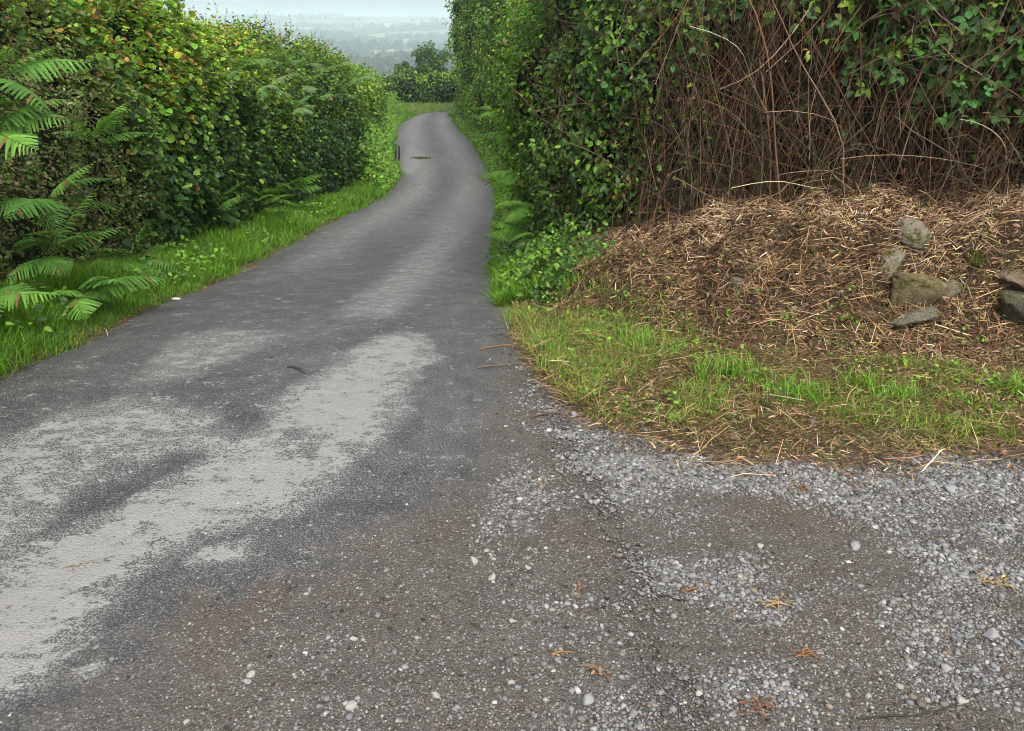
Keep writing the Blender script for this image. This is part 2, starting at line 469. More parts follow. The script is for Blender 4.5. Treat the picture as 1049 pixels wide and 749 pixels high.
# carriageway
ys = np.concatenate([np.arange(-4, 1, 0.2), np.arange(1, 5, 0.025), 5 * 1.009 ** np.arange(0, 290)])
ys = ys[ys < yl + 6.4]
t = np.linspace(0, 1, 130)
Xl, Xr = RL(ys) - 0.12, RR(ys) + 0.14
X = Xl[:, None] + (Xr - Xl)[:, None] * t
Y = np.repeat(ys[:, None], len(t), 1)
inner = np.minimum(X - Xl[:, None], Xr[:, None] - X + .05)
crown = 0.03 * (1 - (2 * t - 1) ** 2)
Z = zr(Y) + micro(X, Y) + crown[None] * sstep(0, 5, Y) - 0.03 * sstep(0.15, 0.0, inner) * (Y > 4.6) - 0.022 * sstep(0.42, 0.0, inner) * (Y <= 4.6)
b = MB(); b.add(np.stack([X, Y, Z], -1), [grid_faces(*X.shape)], lane_attr(X, Y).reshape(-1, 3))
tag(b.build('road', M_ROAD, smooth=True), 'narrow country lane of dark worn asphalt with pale patches', 'road', kind='structure')
# lay-by
xs = np.concatenate([np.arange(-0.4, 3.2, 0.03), np.arange(3.2, 9, 0.25)])
ys = np.concatenate([np.arange(-4, 1, 0.2), np.arange(1, 5.3, 0.03)])
X, Y = np.meshgrid(xs, ys, indexing='ij')
p = np.stack([X, Y], -1)
rut = 0.018 * fbm(p * np.array([0.8, 2.6]), 55, 3)
Z = zr(Y) + micro(X, Y) - 0.004 + rut * sstep(0.1, 0.8, X - RR(Y)) - 0.06 * sstep(0.06, 0.4, Y - YLAY(X)) - 0.04 * sstep(-0.14, -0.26, X - RR(Y))
LAYX, LAYY, LAYZ = xs, ys, Z
b = MB(); b.add(np.stack([X, Y, Z], -1), [grid_faces(*X.shape)], lane_attr(X, Y).reshape(-1, 3))
tag(b.build('gravel_layby', M_ROAD, smooth=True), 'muddy brown lay-by strewn with grey gravel beside the lane', 'lay-by', kind='structure')

def surf(x, y):
    """height of whichever hard surface lies on top at (x, y)"""
    x = np.asarray(x, float); y = np.asarray(y, float)
    base = zr(y) + micro(x, y)
    lay = x > RR(y)
    p = np.stack([x, y], -1)
    zl = base - 0.004 + 0.018 * fbm(p * np.array([0.8, 2.6]), 55, 3) * sstep(0.1, 0.8, x - RR(y))
    w = RR(y) - RL(y)
    tt = (x - RL(y) + 0.12) / (w + 0.26)
    zd = base + 0.03 * (1 - (2 * tt - 1) ** 2) * sstep(0, 5, y)
    return np.maximum(np.where(lay, zl, zd), ground(x, y, False))

# the ground, one sheet out to the horizon
rad = 0.35 * np.exp(np.arange(0, 760) * 0.01345)
rad = rad[rad < 8500]
ang = np.concatenate([np.linspace(-100, 100, 620), np.linspace(100, 260, 60)[1:]])
A, Rr = np.meshgrid(np.radians(ang), rad, indexing='ij')
X, Y = Rr * np.sin(A), Rr * np.cos(A)
Z = ground(X, Y)
p = np.stack([X, Y], -1)
dl = RL(Y) - X
dr = X - RR(Y)
bankm = sstep(-0.1, 0.25, (Y - np.interp(X, BX, BF))) * sstep(0.0, 0.5, X) * (Y < 9)
green = np.array([0.06, 0.085, 0.02]); soil = np.array([0.045, 0.034, 0.024]); straw = np.array([0.06, 0.038, 0.022]); thatch = np.array([0.10, 0.075, 0.035])
c = green * np.ones(X.shape + (1,))
c = c + (soil - c) * (sstep(0.9, 1.3, dl) * (dl < 4) * (Y < 46))[..., None]
k = sstep(-0.3, 0.1, Y - YLAY(X)) * sstep(-0.1, 0.3, X) * (Y < 6)
c = c + (thatch - c) * (k * (0.6 + 0.4 * noise(p * 5, 61)))[..., None]
c = c + (straw * (0.6 + 0.25 * fbm(p * 9, 62)[..., None]) - c) * (bankm * 0.95)[..., None]
c = c + (soil - c) * (sstep(0.25, -0.05, np.abs(region(X, Y))) * 0.7 * (Y < 50))[..., None]
hid = sstep(0.2, 0.7, dr) * (Y > 6) * (Y < 46) * (dr < 6)
c = c + (soil * .8 - c) * hid[..., None]
faces = grid_faces(*X.shape)
b = MB(); b.add(np.stack([X, Y, Z], -1), [faces], c.reshape(-1, 3))
b.add([[0, 0, g1(0, 0) - .02]], [])
i0 = (np.arange(len(ang) - 1) * len(rad))
b.f.append(np.stack([np.full(len(i0), b.n - 1), i0, i0 + len(rad)], -1)[:, ::-1])
tag(b.build('ground', M_GROUND, smooth=True), 'grassy earth with bank, verge and distant fields', 'ground', kind='structure')

# ------------------------------------------------------------------ leaf kit
def tmpl(kind):
    if kind == 'ovate': w1, w2 = 0.30, 0.24
    elif kind == 'round': w1, w2 = 0.40, 0.40
    elif kind == 'narrow': w1, w2 = 0.17, 0.14
    if kind in ('ovate', 'round', 'narrow'):
        v = np.array([[0, 0, 0], [.35, 0, -.02], [.72, 0, -.06], [1, 0, -.16], [.25, w1, .07], [.66, w2, .03], [.25, -w1, .07], [.66, -w2, .03]])
        return v, [np.array([[0, 1, 4], [2, 3, 5], [0, 6, 1], [2, 7, 3]]), np.array([[1, 2, 5, 4], [1, 6, 7, 2]])]
    if kind == 'kite':
        v = np.array([[0, 0, 0], [.45, .33, .08], [1, 0, -.1], [.45, -.33, .08]])
        return v, [np.array([[0, 2, 1], [0, 3, 2]])]
    if kind == 'curl':   # dead, curled leaf
        v = np.array([[0, 0, 0], [.4, 0, .10], [.8, 0, -.05], [1, 0, -.25], [.3, .2, .3], [.7, .16, .2], [.3, -.2, .28], [.7, -.14, .22]])
        return v, [np.array([[0, 1, 4], [2, 3, 5], [0, 6, 1], [2, 7, 3]]), np.array([[1, 2, 5, 4], [1, 6, 7, 2]])]

def leaves(mb, kind, P, D, Nn, size, col, wj=0.15):
    v, fs = tmpl(kind)
    n = len(P)
    if n == 0: return
    size = np.broadcast_to(size, (n,))
    D = norm(D - Nn * np.sum(D * Nn, -1, keepdims=True))
    S = np.cross(Nn, D)
    wid = rng.uniform(1 - wj, 1 + wj, n)
    curl = rng.uniform(0.3, 1.7, n)
    V = P[:, None] + size[:, None, None] * (v[None, :, 0:1] * D[:, None] + (v[None, :, 1:2] * wid[:, None, None]) * S[:, None] + (v[None, :, 2:3] * curl[:, None, None]) * Nn[:, None])
    off = (np.arange(n) * len(v))[:, None, None]
    mb.add(V, [(f[None] + off).reshape(-1, f.shape[1]) for f in fs], np.repeat(col, len(v), 0))

def pick(pal, w, n, jit=0.22, cj=0.08):
    pal = np.array(pal, float); w = np.array(w, float)
    if w.ndim == 1:
        i = rng.choice(len(pal), n, p=w / w.sum())
    else:
        cw = np.cumsum(w / w.sum(1, keepdims=True), 1)
        i = np.minimum((rng.random(n)[:, None] > cw).sum(1), len(pal) - 1)
    c = pal[i] * np.exp(rng.normal(0, jit, (n, 1))) * np.exp(rng.normal(0, cj, (n, 3)))
    return c

def tubes(mb, pts, rad, col, sides=3):
    """pts (N,K,3), rad (N,K), col (N,3)"""
    n, k, _ = pts.shape
    T = norm(np.gradient(pts, axis=1))
    ref = norm(rng.normal(size=(n, 1, 3)) + np.array([0.01, 0, 0]))
    S = norm(np.cross(T, ref)); B = np.cross(T, S)
    a = np.arange(sides) * 2 * math.pi / sides
    V = pts[:, :, None] + rad[:, :, None, None] * (np.cos(a)[None, None, :, None] * S[:, :, None] + np.sin(a)[None, None, :, None] * B[:, :, None])
    j, s = np.meshgrid(np.arange(k - 1), np.arange(sides), indexing='ij')
    q = np.stack([j * sides + s, j * sides + (s + 1) % sides, (j + 1) * sides + (s + 1) % sides, (j + 1) * sides + s], -1).reshape(-1, 4)
    off = (np.arange(n) * k * sides)[:, None, None]
    mb.add(V, [(q[None] + off).reshape(-1, 4)], np.repeat(col, k * sides, 0))

def stems_path(P, D, L, k=9, droop=0.3, wig=0.12):
    """arching stems: start P, direction D, length L"""
    n = len(P)
    t = np.linspace(0, 1, k)
    side = rng.normal(size=(n, 3)) * wig
    pts = P[:, None] + L[:, None, None] * (t[None, :, None] * D[:, None] + (t ** 2)[None, :, None] * (side[:, None] + np.array([0, 0, -1.0]) * np.broadcast_to(droop, (n,))[:, None, None]))
    w = rng.normal(size=(n, 3))
    pts = pts + L[:, None, None] * 0.025 * np.sin(t[None, :, None] * rng.uniform(4, 11, (n, 1, 1))) * w[:, None]
    return pts

# ------------------------------------------------------------------ hedges
class Hedge:
    """a belt of growth along a line; 'out' is the side the belt shows to the lane"""
    def __init__(self, path, height, width, seed, bulge=0.18, rough=0.17, p=0.55, q=0.7):
        self.path = np.asarray(path, float)
        d = np.hypot(*np.diff(self.path, axis=0).T)
        self.s = np.concatenate([[0], np.cumsum(d)])
        self.h, self.w, self.seed, self.bulge, self.rough = height, width, seed, bulge, rough
        self.p, self.q, self.shag = p, q, 0.0
        a = np.linspace(0, math.pi, 400)
        o, z = self.prof(a, 1.0, width / np.mean([k[1] for k in height]))
        self.al = np.concatenate([[0], np.cumsum(np.hypot(np.diff(o), np.diff(z)))]); self.aa = a
    def prof(self, a, h, w):
        ca, sa = np.cos(a), np.sin(a)
        o = w / 2 * (1 - np.sign(ca) * np.abs(ca) ** self.p)
        z = h * np.abs(sa) ** self.q
        return o, z
    def surface(self, s, a, inset=0.0, disp=True, hs=1.0):
        x = pchip(self.s, self.path[:, 0], s); y = pchip(self.s, self.path[:, 1], s)
        e = 0.15
        tx = pchip(self.s, self.path[:, 0], s + e) - pchip(self.s, self.path[:, 0], s - e)
        ty = pchip(self.s, self.path[:, 1], s + e) - pchip(self.s, self.path[:, 1], s - e)
        l = np.hypot(tx, ty); n = np.stack([ty / l, -tx / l, np.zeros_like(l)], -1)    # right-hand side of the path = outwards
        h = np.interp(s, [k[0] for k in self.h], [k[1] for k in self.h]) * hs
        o, z = self.prof(a, h, self.w)
        o = o - self.bulge * np.sin(np.clip(z / h, 0, 1) * math.pi) * (a < math.pi / 2)
        Nn = norm(n * np.cos(a)[..., None] + np.array([0, 0, 1.0]) * np.sin(a)[..., None])
        gx, gy = x - n[..., 0] * o * 0, y - n[..., 1] * o * 0
        P = np.stack([x, y, ground(gx, gy, False)], -1) - n * o[..., None]
        P[..., 2] += z
        if disp:
            dd = self.rough * (1.0 * fbm(P * 1.3, self.seed, 2) + 0.7 * noise(P * 4.0, self.seed + 5) + 0.3 * noise(P * 11, self.seed + 7))
            top = np.clip(z / h, 0, 1)
            P = P + Nn * (dd * (0.4 + 0.9 * top) * (1 + self.shag * sstep(12, 34, P[..., 1])))[..., None]
        P = P - Nn * np.broadcast_to(inset, s.shape)[..., None]
        return P, Nn, np.clip(z / h, 0, 1)
    def sample(self, n, s0, s1, amax=0.75, depth=0.14, bias=1.0):
        s = rng.uniform(s0, s1, n)
        L = np.interp(amax * math.pi, self.aa, self.al)
        a = np.interp(rng.random(n) ** bias * L, self.al, self.aa)
        ins = np.abs(rng.normal(0, depth, n)) - 0.05
        P, Nn, zt = self.surface(s, a, ins)
        return P, Nn, zt, s, ins
    def core(self, name, s0, s1, parent, col, inset=0.24):  # solid inner twig mass, coloured near-black for the shade deep in the hedge
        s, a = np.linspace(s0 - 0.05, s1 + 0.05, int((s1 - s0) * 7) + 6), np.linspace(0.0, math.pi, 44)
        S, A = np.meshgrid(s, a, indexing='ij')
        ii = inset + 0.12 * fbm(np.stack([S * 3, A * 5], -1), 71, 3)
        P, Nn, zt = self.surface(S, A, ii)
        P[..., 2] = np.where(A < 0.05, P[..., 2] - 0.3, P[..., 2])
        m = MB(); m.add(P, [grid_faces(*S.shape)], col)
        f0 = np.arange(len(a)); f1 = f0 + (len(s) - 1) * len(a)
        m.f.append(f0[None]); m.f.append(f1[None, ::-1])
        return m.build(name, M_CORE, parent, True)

def leaf_axes(Nn, up=0.5, rnd=0.6, down=0.5, outw=0.4):
    n = len(Nn)
    U = np.array([0, 0, 1.0])
    nl = norm(Nn * (1 - up) + U * up + rng.normal(0, rnd, (n, 3)))
    D = rng.normal(0, 0.7, (n, 3)) - U * down + Nn * outw
    return nl, D

DK, MD, LT, YL, OR = (.034, .070, .017), (.068, .140, .026), (.15, .28, .032), (.29, .36, .04), (.33, .18, .055)
BL = (.055, .115, .042)

# ---- left side
LEFT = Hedge([(-3.1, 1.0), (-3.22, 3.0), (-3.38, 5.5), (-3.5, 8), (-3.8, 12), (-3.95, 16), (-3.9, 19.5), (-4.2, 22), (-4.65, 26), (-5.25, 31), (-6.5, 40), (-7.6, 45.5)][::1],
             [(0, 2.25), (4.5, 2.3), (7, 2.42), (9, 2.5), (11, 2.7), (15, 2.95), (19, 3.0), (21.5, 2.75), (27, 2.45), (34, 2.3), (48, 2.0)], 1.5, 101, 0.18, 0.27)
def shoots(mb, tw, H, n, s0, s1, pal, w, L=(0.2, 0.5), leaf=0.06, kind='round', nl=9, a0=0.42, a1=0.62):
    s = rng.uniform(s0, s1, n); a = rng.uniform(a0, a1, n) * math.pi
    P, Nn, _ = H.surface(s, a, np.full(n, 0.05))
    D = norm(Nn * 0.35 + np.array([0, 0, 1.0]) + rng.normal(0, 0.28, (n, 3)))
    Ls = rng.uniform(*L, n)
    pts = stems_path(P, D, Ls, 7, 0.06, 0.1)
    tubes(tw, pts, np.linspace(0.0035, 0.0015, 7)[None] * np.ones((n, 1)), pick([(.09, .06, .03)], [1], n))
    for k in range(nl):
        f = (k + 1) / nl
        q = f * 6; i = min(int(q), 5); fr = q - i
        Q = pts[:, i] * (1 - fr) + pts[:, i + 1] * fr
        nrm = norm(np.array([0, 0, 1.0]) + rng.normal(0, 0.45, (n, 3)))
        DD = rng.normal(0, 1, (n, 3)) - np.array([0, 0, .3])
        leaves(mb, kind, Q, DD, nrm, leaf * (1.15 - 0.6 * f) * rng.uniform(0.7, 1.2, n), pick(pal, w, n))

def flip(H):
    H.path = H.path[::-1]
# the left hedge faces +X: walking +Y its right-hand side is +X, so 'out' is right already

# 1 brownish fine-twigged stretch nearest the camera
root = tag(empty('hedge_bush'), 'dull brown-green clipped bush with ferns in front, at the left end of the hedge', 'hedge bush', 'bushes of the left-hand hedge')
LEFT.core('shaded_inner_growth', 0.2, 5.6, root, (.026, .030, .015), 0.28)
mb = MB()
P, Nn, zt, s, ins = LEFT.sample(52000, 0.2, 6.5, 0.7, 0.10)
nl, D = leaf_axes(Nn, 0.4, 0.7, 0.2, 0.5)
col = pick([(.15, .13, .055), (.12, .19, .045), (.09, .14, .035), (.20, .16, .085)], [2.4, 5, 3, 1], len(P))
leaves(mb, 'ovate', P, D, nl, rng.uniform(.018, .042, len(P)), col)
n = 7000
P, Nn, zt, s, ins = LEFT.sample(n, 0.2, 6.3, 0.7, 0.12)
k = zt > (0.66 + 0.12 * noise(P * 1.8, 7) + 0.15 * rng.random(n))
P, Nn, zt = P[k], Nn[k], zt[k]
nl, D = leaf_axes(Nn, 0.6, 0.45)
leaves(mb, 'round', P, D, nl, rng.uniform(.04, .085, len(P)), pick([MD, LT, YL, OR, BL], [4, 4, 1.4, .7, 2], len(P)))
tw = MB()
shoots(mb, tw, LEFT, 60, 1, 5.8, [LT, YL, OR, MD], [3, 2, 2, 2])
n = 900
P, Nn, zt, s, ins = LEFT.sample(n, 0.3, 5.6, 0.5, 0.1)
tubes(tw, stems_path(P, norm(rng.normal(size=(n, 3)) + Nn * .5 + np.array([0, 0, .5])), rng.uniform(.1, .35, n), 5), np.full((n, 5), .0022), pick([(.09, .065, .04), (.06, .05, .03)], [1, 1], n))
mb.build('leaves', M_LEAF, root); tw.build('twigs', M_TWIG, root)
rebase(root, (-3.7, 3.0, g1(-3.7, 3.0)))

# 2 hazel with yellow and orange young leaves
root = tag(empty('hazel_bush'), 'broad-leaved hedge bush with yellow and orange young leaves along its top', 'hedge bush', 'bushes of the left-hand hedge')
LEFT.core('shaded_inner_growth', 5.6, 13.2, root, (.012, .016, .008), 0.36)
mb, tw = MB(), MB()
n = 52000
P, Nn, zt, s, ins = LEFT.sample(n, 4.4, 13.2, 0.72, 0.16)
keep = s > 5.75 + .5 * noise(P * 1.6, 76) - .5 * zt + .4 * rng.random(n)
P, Nn, zt, s = P[keep], Nn[keep], zt[keep], s[keep]
nl, D = leaf_axes(Nn, 0.5, 0.42)
hh = zt + 0.16 * noise(P * 1.2, 77) + 0.08 * noise(P * 4, 78)
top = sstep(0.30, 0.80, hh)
w = np.stack([2.5 - 2.4 * top, 3.0 - 1.5 * top, 0.8 + 4.6 * top, 0.05 + 2.3 * top ** 1.5, 0.01 + .9 * top ** 3, 1.2 - top], 1)  # young leaves on top; mix also paints a lit crest over a dark foot
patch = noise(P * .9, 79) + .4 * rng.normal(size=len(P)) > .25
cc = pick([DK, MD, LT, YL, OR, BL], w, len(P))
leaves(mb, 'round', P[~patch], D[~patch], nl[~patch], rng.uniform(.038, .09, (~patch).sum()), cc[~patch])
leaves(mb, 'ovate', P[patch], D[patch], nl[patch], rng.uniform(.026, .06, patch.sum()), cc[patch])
shoots(mb, tw, LEFT, 190, 5.6, 13.0, [LT, YL, OR, (.22, .09, .04)], [3, 3, 2, .8], (0.15, 0.45))
shoots(mb, tw, LEFT, 330, 6, 13.0, [LT, YL, MD, OR], [4, 2.6, 2, .7], (0.15, 0.4), .07, 'round', 8, 0.12, 0.45)
shoots(mb, tw, LEFT, 160, 6, 13.0, [MD, DK, LT], [3, 2, 1], (0.15, 0.4), .06, 'ovate', 9, 0.02, 0.2)
mb.build('leaves', M_LEAF, root); tw.build('shoot_stems', M_TWIG, root)
rebase(root, (-4.3, 9.0, g1(-4.3, 9.0)))

# 3 mixed darker stretch with bracken on top
root = tag(empty('hedge_bush'), 'dark blackthorn stretch of hedge topped by blue-green bracken and reddish shoots', 'hedge bush', 'bushes of the left-hand hedge')
LEFT.core('shaded_inner_growth', 13.0, 19.8, root, (.012, .016, .009), 0.36)
mb, tw = MB(), MB()
n = 22000
P, Nn, zt, s, ins = LEFT.sample(n, 12.4, 20.2, 0.72, 0.16)
nl, D = leaf_axes(Nn, 0.5, 0.5)
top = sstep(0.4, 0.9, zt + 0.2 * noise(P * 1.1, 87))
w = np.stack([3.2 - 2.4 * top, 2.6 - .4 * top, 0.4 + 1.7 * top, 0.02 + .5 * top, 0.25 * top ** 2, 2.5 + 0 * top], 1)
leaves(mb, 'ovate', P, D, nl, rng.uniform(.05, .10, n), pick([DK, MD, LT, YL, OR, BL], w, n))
shoots(mb, tw, LEFT, 26, 14.9, 16.5, [(.18, .075, .035), OR, LT], [3, 2, 1.0], (0.3, 0.55), 0.08)
shoots(mb, tw, LEFT, 60, 13, 20, [OR, LT, MD], [1, 3, 2], (0.2, 0.45), 0.075)
shoots(mb, tw, LEFT, 260, 13, 20, [LT, MD, YL, DK], [3, 3, .8, 1], (0.2, 0.5), 0.075, 'ovate', 8, .08, .5)
mb.build('leaves', M_LEAF, root); tw.build('shoot_stems', M_TWIG, root)
rebase(root, (-4.8, 16, g1(-4.8, 16)))

# 4 paler stretch set back from the lane
root = tag(empty('hedge_bush'), 'light green hedge stretch set back behind the widened verge before the bend', 'hedge bush', 'bushes of the left-hand hedge')
LEFT.core('shaded_inner_growth', 19.6, 44.8, root, (.016, .022, .010), 0.3)
mb = MB()
n = 26000
P, Nn, zt, s, ins = LEFT.sample(n, 19.7, 44.8, 0.72, 0.2)
nl, D = leaf_axes(Nn, 0.5, 0.5)
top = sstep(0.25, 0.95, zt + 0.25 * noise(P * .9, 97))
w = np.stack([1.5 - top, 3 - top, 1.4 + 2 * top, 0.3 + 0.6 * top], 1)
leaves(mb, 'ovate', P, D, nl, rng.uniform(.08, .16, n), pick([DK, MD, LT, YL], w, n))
mb.build('leaves', M_LEAF, root)
rebase(root, (-6.5, 28, g1(-6.5, 28)))

# 5 hedge across the bend (faces the camera: path runs left to right seen from it -> -Y is its right-hand side)
FAR = Hedge([(-20, 52.4), (-14, 50.8), (-9, 49.9), (-5.5, 50.0), (-1, 51.9), (6, 54)], [(0, 1.5), (8, 1.2), (11, 1.25), (13, 1.5), (15, 1.4), (17, 1.6), (27, 1.6)], 2.6, 201, 0.25, 0.62)
root = tag(empty('far_hedge'), 'low dark hedge closing the view where the lane bends away', 'hedge')
FAR.core('shaded_inner_growth', 0, 26, root, (.012, .018, .010), 0.35)
mb = MB(); n = 14000
P, Nn, zt, s, ins = FAR.sample(n, 0, 26, 0.72, 0.22)
nl, D = leaf_axes(Nn, 0.5, 0.5)
top = sstep(0.6, 1.0, zt + 0.15 * noise(P * .8, 98))
w = np.stack([3.5 - 3.2 * top, 1.8 - .3 * top, 0.1 + 2.6 * top, 0.6 * top], 1)
leaves(mb, 'kite', P, D, nl, rng.uniform(.12, .24, n), pick([DK, MD, LT, YL], w, n))
mb.build('leaves', M_LEAF, root)
rebase(root, (-8, 52, g1(-8, 52)))

# ---- trees
def tree(name, label, x, y, h, cr, cz, nclump, nleaf, size, pal, w, seed, trunk_r=0.16, lean=(0, 0), group=None, squash=1.0):
    r = np.random.default_rng(seed)
    root = tag(empty(name), label, 'tree', group)
    z0 = g1(x, y)
    t = np.linspace(0, 1, 9)
    tp = np.stack([x + lean[0] * t ** 1.5, y + lean[1] * t ** 1.5, z0 - 0.2 + (h * 0.8) * t], -1)
    m = MB()
    tubes(m, tp[None], (trunk_r * (1 - 0.75 * t))[None], np.array([[.07, .055, .04]]), 9)
    cen = np.array([x + lean[0], y + lean[1], z0 + cz])
    C = r.normal(size=(nclump, 3)); C = norm(C) * (r.random((nclump, 1)) ** 0.4)
    C = cen + C * np.array([cr, cr, (h - cz) * squash])
    C[:, 2] = np.maximum(C[:, 2], z0 + 0.15 * h)
    k = 7
    st = tp[r.integers(3, 8, nclump)]
    tt = np.linspace(0, 1, k)
    bp = st[:, None] * (1 - tt)[None, :, None] + C[:, None] * tt[None, :, None] + (np.sin(tt * math.pi)[None, :, None] * r.normal(0, .12, (nclump, 1, 3)) * cr)
    tubes(m, bp, trunk_r * 0.35 * (1 - 0.8 * tt)[None] * np.ones((nclump, 1)), np.tile([[.07, .055, .04]], (nclump, 1)), 5)
    tr = m.build('trunk', M_BARK, root, True)
    per = nleaf // nclump
    rc = r.uniform(0.2, 0.48, nclump) * cr
    d = r.normal(size=(nclump, per, 3)); d = norm(d)
    P = C[:, None] + d * (rc[:, None] * r.random((nclump, per)) ** 0.35)[..., None] * np.array([1, 1, .75])
    Nn = d.reshape(-1, 3); P = P.reshape(-1, 3)
    nl, D = leaf_axes(Nn, 0.5, 0.5)
    tone = np.repeat(np.exp(r.normal(0, 0.22, nclump)), per)[:, None]
    mb = MB(); leaves(mb, 'kite', P, D, nl, r.uniform(.6, 1.2, len(P)) * size, pick(pal, w, len(P)) * tone)
    mb.build('crown', M_LEAF, root)
    rebase(root, (x, y, z0))
    return root

q = at_depth(437, 60, 70)
tree('hedgerow_tree', 'small round dark green tree standing above the hedge at the bend', q[0], 70, 3.9, 1.5, 2.2, 46, 9000, 0.2, [DK, MD, BL, LT], [3, 2, 2, .5], 5, 0.15, (.35, 0))
q = at_depth(416, 66, 72)
tree('hedgerow_tree', 'low dark bush-like tree at the left foot of the round tree', q[0], 72, 2.3, .9, 1.1, 18, 4000, 0.2, [DK, MD, BL], [2, 2, 1], 6, 0.1)

# ---- right side: from the far bend towards the camera, so that the lane is on its right-hand side
RIGHT = Hedge([(8, 47.2), (2.5, 46.6), (-1.0, 46.0), (-2.7, 43.6), (-2.15, 40), (-1.4, 34), (-0.75, 29), (-0.05, 22), (0.2, 16), (0.2, 11), (0.18, 8), (0.2, 6.6), (0.42, 5.95), (0.9, 5.5), (1.45, 5.15), (2.1, 4.8), (2.8, 4.55), (4, 4.4), (7, 4.4)],
              [(0, 5.5), (14, 6.3), (26, 6.0), (36, 4.6), (43, 3.6), (49, 2.7), (52, 2.25), (57, 2.1)], 1.9, 301, 0.14, 0.3, 0.5, 0.6)
SR = RIGHT.s
RIGHT.shag = 1.5
def s_at(i): return SR[i]
root = tag(empty('ivy_hedge'), 'tall ivy-grown hedge lining the right of the lane up to the bend', 'hedge', 'growth along the right of the lane')
sA, sB = 0.0, s_at(9)
RIGHT.core('shaded_inner_growth', sA, sB, root, (.018, .024, .010), 0.3)
mb = MB()
n = 60000
P, Nn, zt, s, ins = RIGHT.sample(n, sA, sB + .4, 0.55, 0.22)
dist = np.clip(P[:, 1], 10, 50)
nl, D = leaf_axes(Nn, 0.42, 0.5)
tone = sstep(-0.5, 0.6, noise(P * np.array([.5, .5, .45]), 111) + 0.4 * noise(P * 1.7, 112))
low = sstep(0.16, 0.02, zt)
w = np.stack([1.5 - 1.2 * tone, 3.0 + 0 * tone, 1.3 + 3.0 * tone + 1.2 * low, 0.3 + 0.9 * tone * (zt < .6)], 1)
leaves(mb, 'ovate', P, D, nl, rng.uniform(.7, 1.3, n) * (0.045 + 0.0022 * dist), pick([DK, MD, LT, YL], w, n))
tw = MB()
shoots(mb, tw, RIGHT, 420, sA, sB, [MD, LT, DK, YL], [3, 3, 1.2, .6], (.4, 1.1), .11, 'ovate', 9, .05, .5)
mb.build('leaves', M_LEAF, root); tw.build('shoot_stems', M_TWIG, root)
rebase(root, (-.7, 29, g1(-.7, 29)))

for i, (x, y, h, lab) in enumerate([(-0.6, 44.5, 8.5, 'tall leafy tree leaning out at the far end of the right-hand hedge'), (0.6, 36, 8.2, 'tall leafy tree in the middle of the right-hand hedge'), (1.6, 25, 7.2, 'leafy tree rising from the right-hand hedge nearest the camera')]):
    tree('hedge_tree', lab, x, y, h, 2.0, h * 0.62, 46, 13000, 0.17 if i < 2 else 0.13, [DK, MD, LT, BL], [2, 3, 1.2, 1], 40 + i, 0.2, (-.7, 0), 'trees in the right-hand hedge')

root = tag(empty('bramble_hedge'), 'near corner of the right-hand hedge, green with small bramble and ivy leaves', 'hedge', 'growth along the right of the lane')
sB, sC = s_at(9), s_at(13) + 0.1
RIGHT.core('shaded_inner_growth', sB - .1, sC, root, (.016, .014, .009), 0.26)
mb, tw = MB(), MB()
n = 54000
P, Nn, zt, s, ins = RIGHT.sample(n, sB - .3, sC + .4, 0.6, 0.15)
dead = sstep(s_at(12) + .3, s_at(13) + .5, s) * sstep(0.85, 0.45, zt)
k = rng.random(n) > dead * 0.85
P, Nn, zt, s = P[k], Nn[k], zt[k], s[k]; n = len(P)
nl, D = leaf_axes(Nn, 0.42, 0.5)
tone = sstep(-0.6, 0.7, noise(P * 1.3, 121) + 0.5 * noise(P * 4, 122))
lit_road_side = sstep(s_at(11), s_at(10), s)  # lighter leaf mix paints the brightly lit face along the lane
w = np.stack([1.6 - 1.2 * tone, 3.0 + 0 * tone, 0.5 + 1.4 * tone + 2.2 * lit_road_side, .06 + .7 * lit_road_side * tone, 0.25 + 0 * tone], 1)
leaves(mb, 'ovate', P, D, nl, rng.uniform(.024, .056, n), pick([DK, MD, LT, YL, (.15, .09, .04)], w, n))
n = 700
P, Nn, zt, s, ins = RIGHT.sample(n, s_at(11), sC, 0.5, 0.12)
pts = stems_path(P, norm(np.array([0, 0, 1.0]) + rng.normal(0, .5, (n, 3)) + Nn * .1), rng.uniform(.2, .8, n), 7, 0.25)
k = (pts[:, :, 0] - RR(pts[:, :, 1])).min(1) > .12
tubes(tw, pts[k], rng.uniform(.0013, .0028, k.sum())[:, None] * np.ones((1, 7)), pick([(.085, .055, .035), (.13, .09, .055), (.05, .045, .025)], [2, 1, 2], k.sum()))
shoots(mb, tw, RIGHT, 150, sB - 2, sC - .2, [MD, LT, DK, YL], [3, 3, 1, .4], (.15, .45), .05, 'ovate', 9, .06, .5)
mb.build('leaves', M_LEAF, root); tw.build('stems', M_TWIG, root)
rebase(root, (0.5, 7, g1(.5, 7)))

# dead bramble thicket on the bank
root = tag(empty('dead_bramble_thicket'), 'tangle of dead brown bramble stems on top of the bank', 'bramble')
sD = s_at(16) + 0.55
RIGHT.core('shaded_inner_growth', sC - .1, sD + 3.6, root, (.010, .008, .006), 0.42)
tw, mb = MB(), MB()
n = 3500
s = rng.uniform(sC - .9, sD + .2, n); a = rng.uniform(0.0, 0.36, n) * math.pi
P, Nn, zt = RIGHT.surface(s, a * rng.random(n), rng.uniform(-.12, .32, n))
fz = ground(P[:, 0], P[:, 1]) 
low = rng.random(n) < .55
P[low, 2] = fz[low] - .02
D = norm(np.array([0, 0, 1.0]) + rng.normal(0, .30, (n, 3)) * np.array([1, .6, .6]) + Nn * .10)
Ls = rng.uniform(.35, 1.7, n)
pts = stems_path(P, D, Ls, 10, rng.uniform(.03, .32, n), .24)
rr = .0013 + .0062 * rng.random(n) ** 3
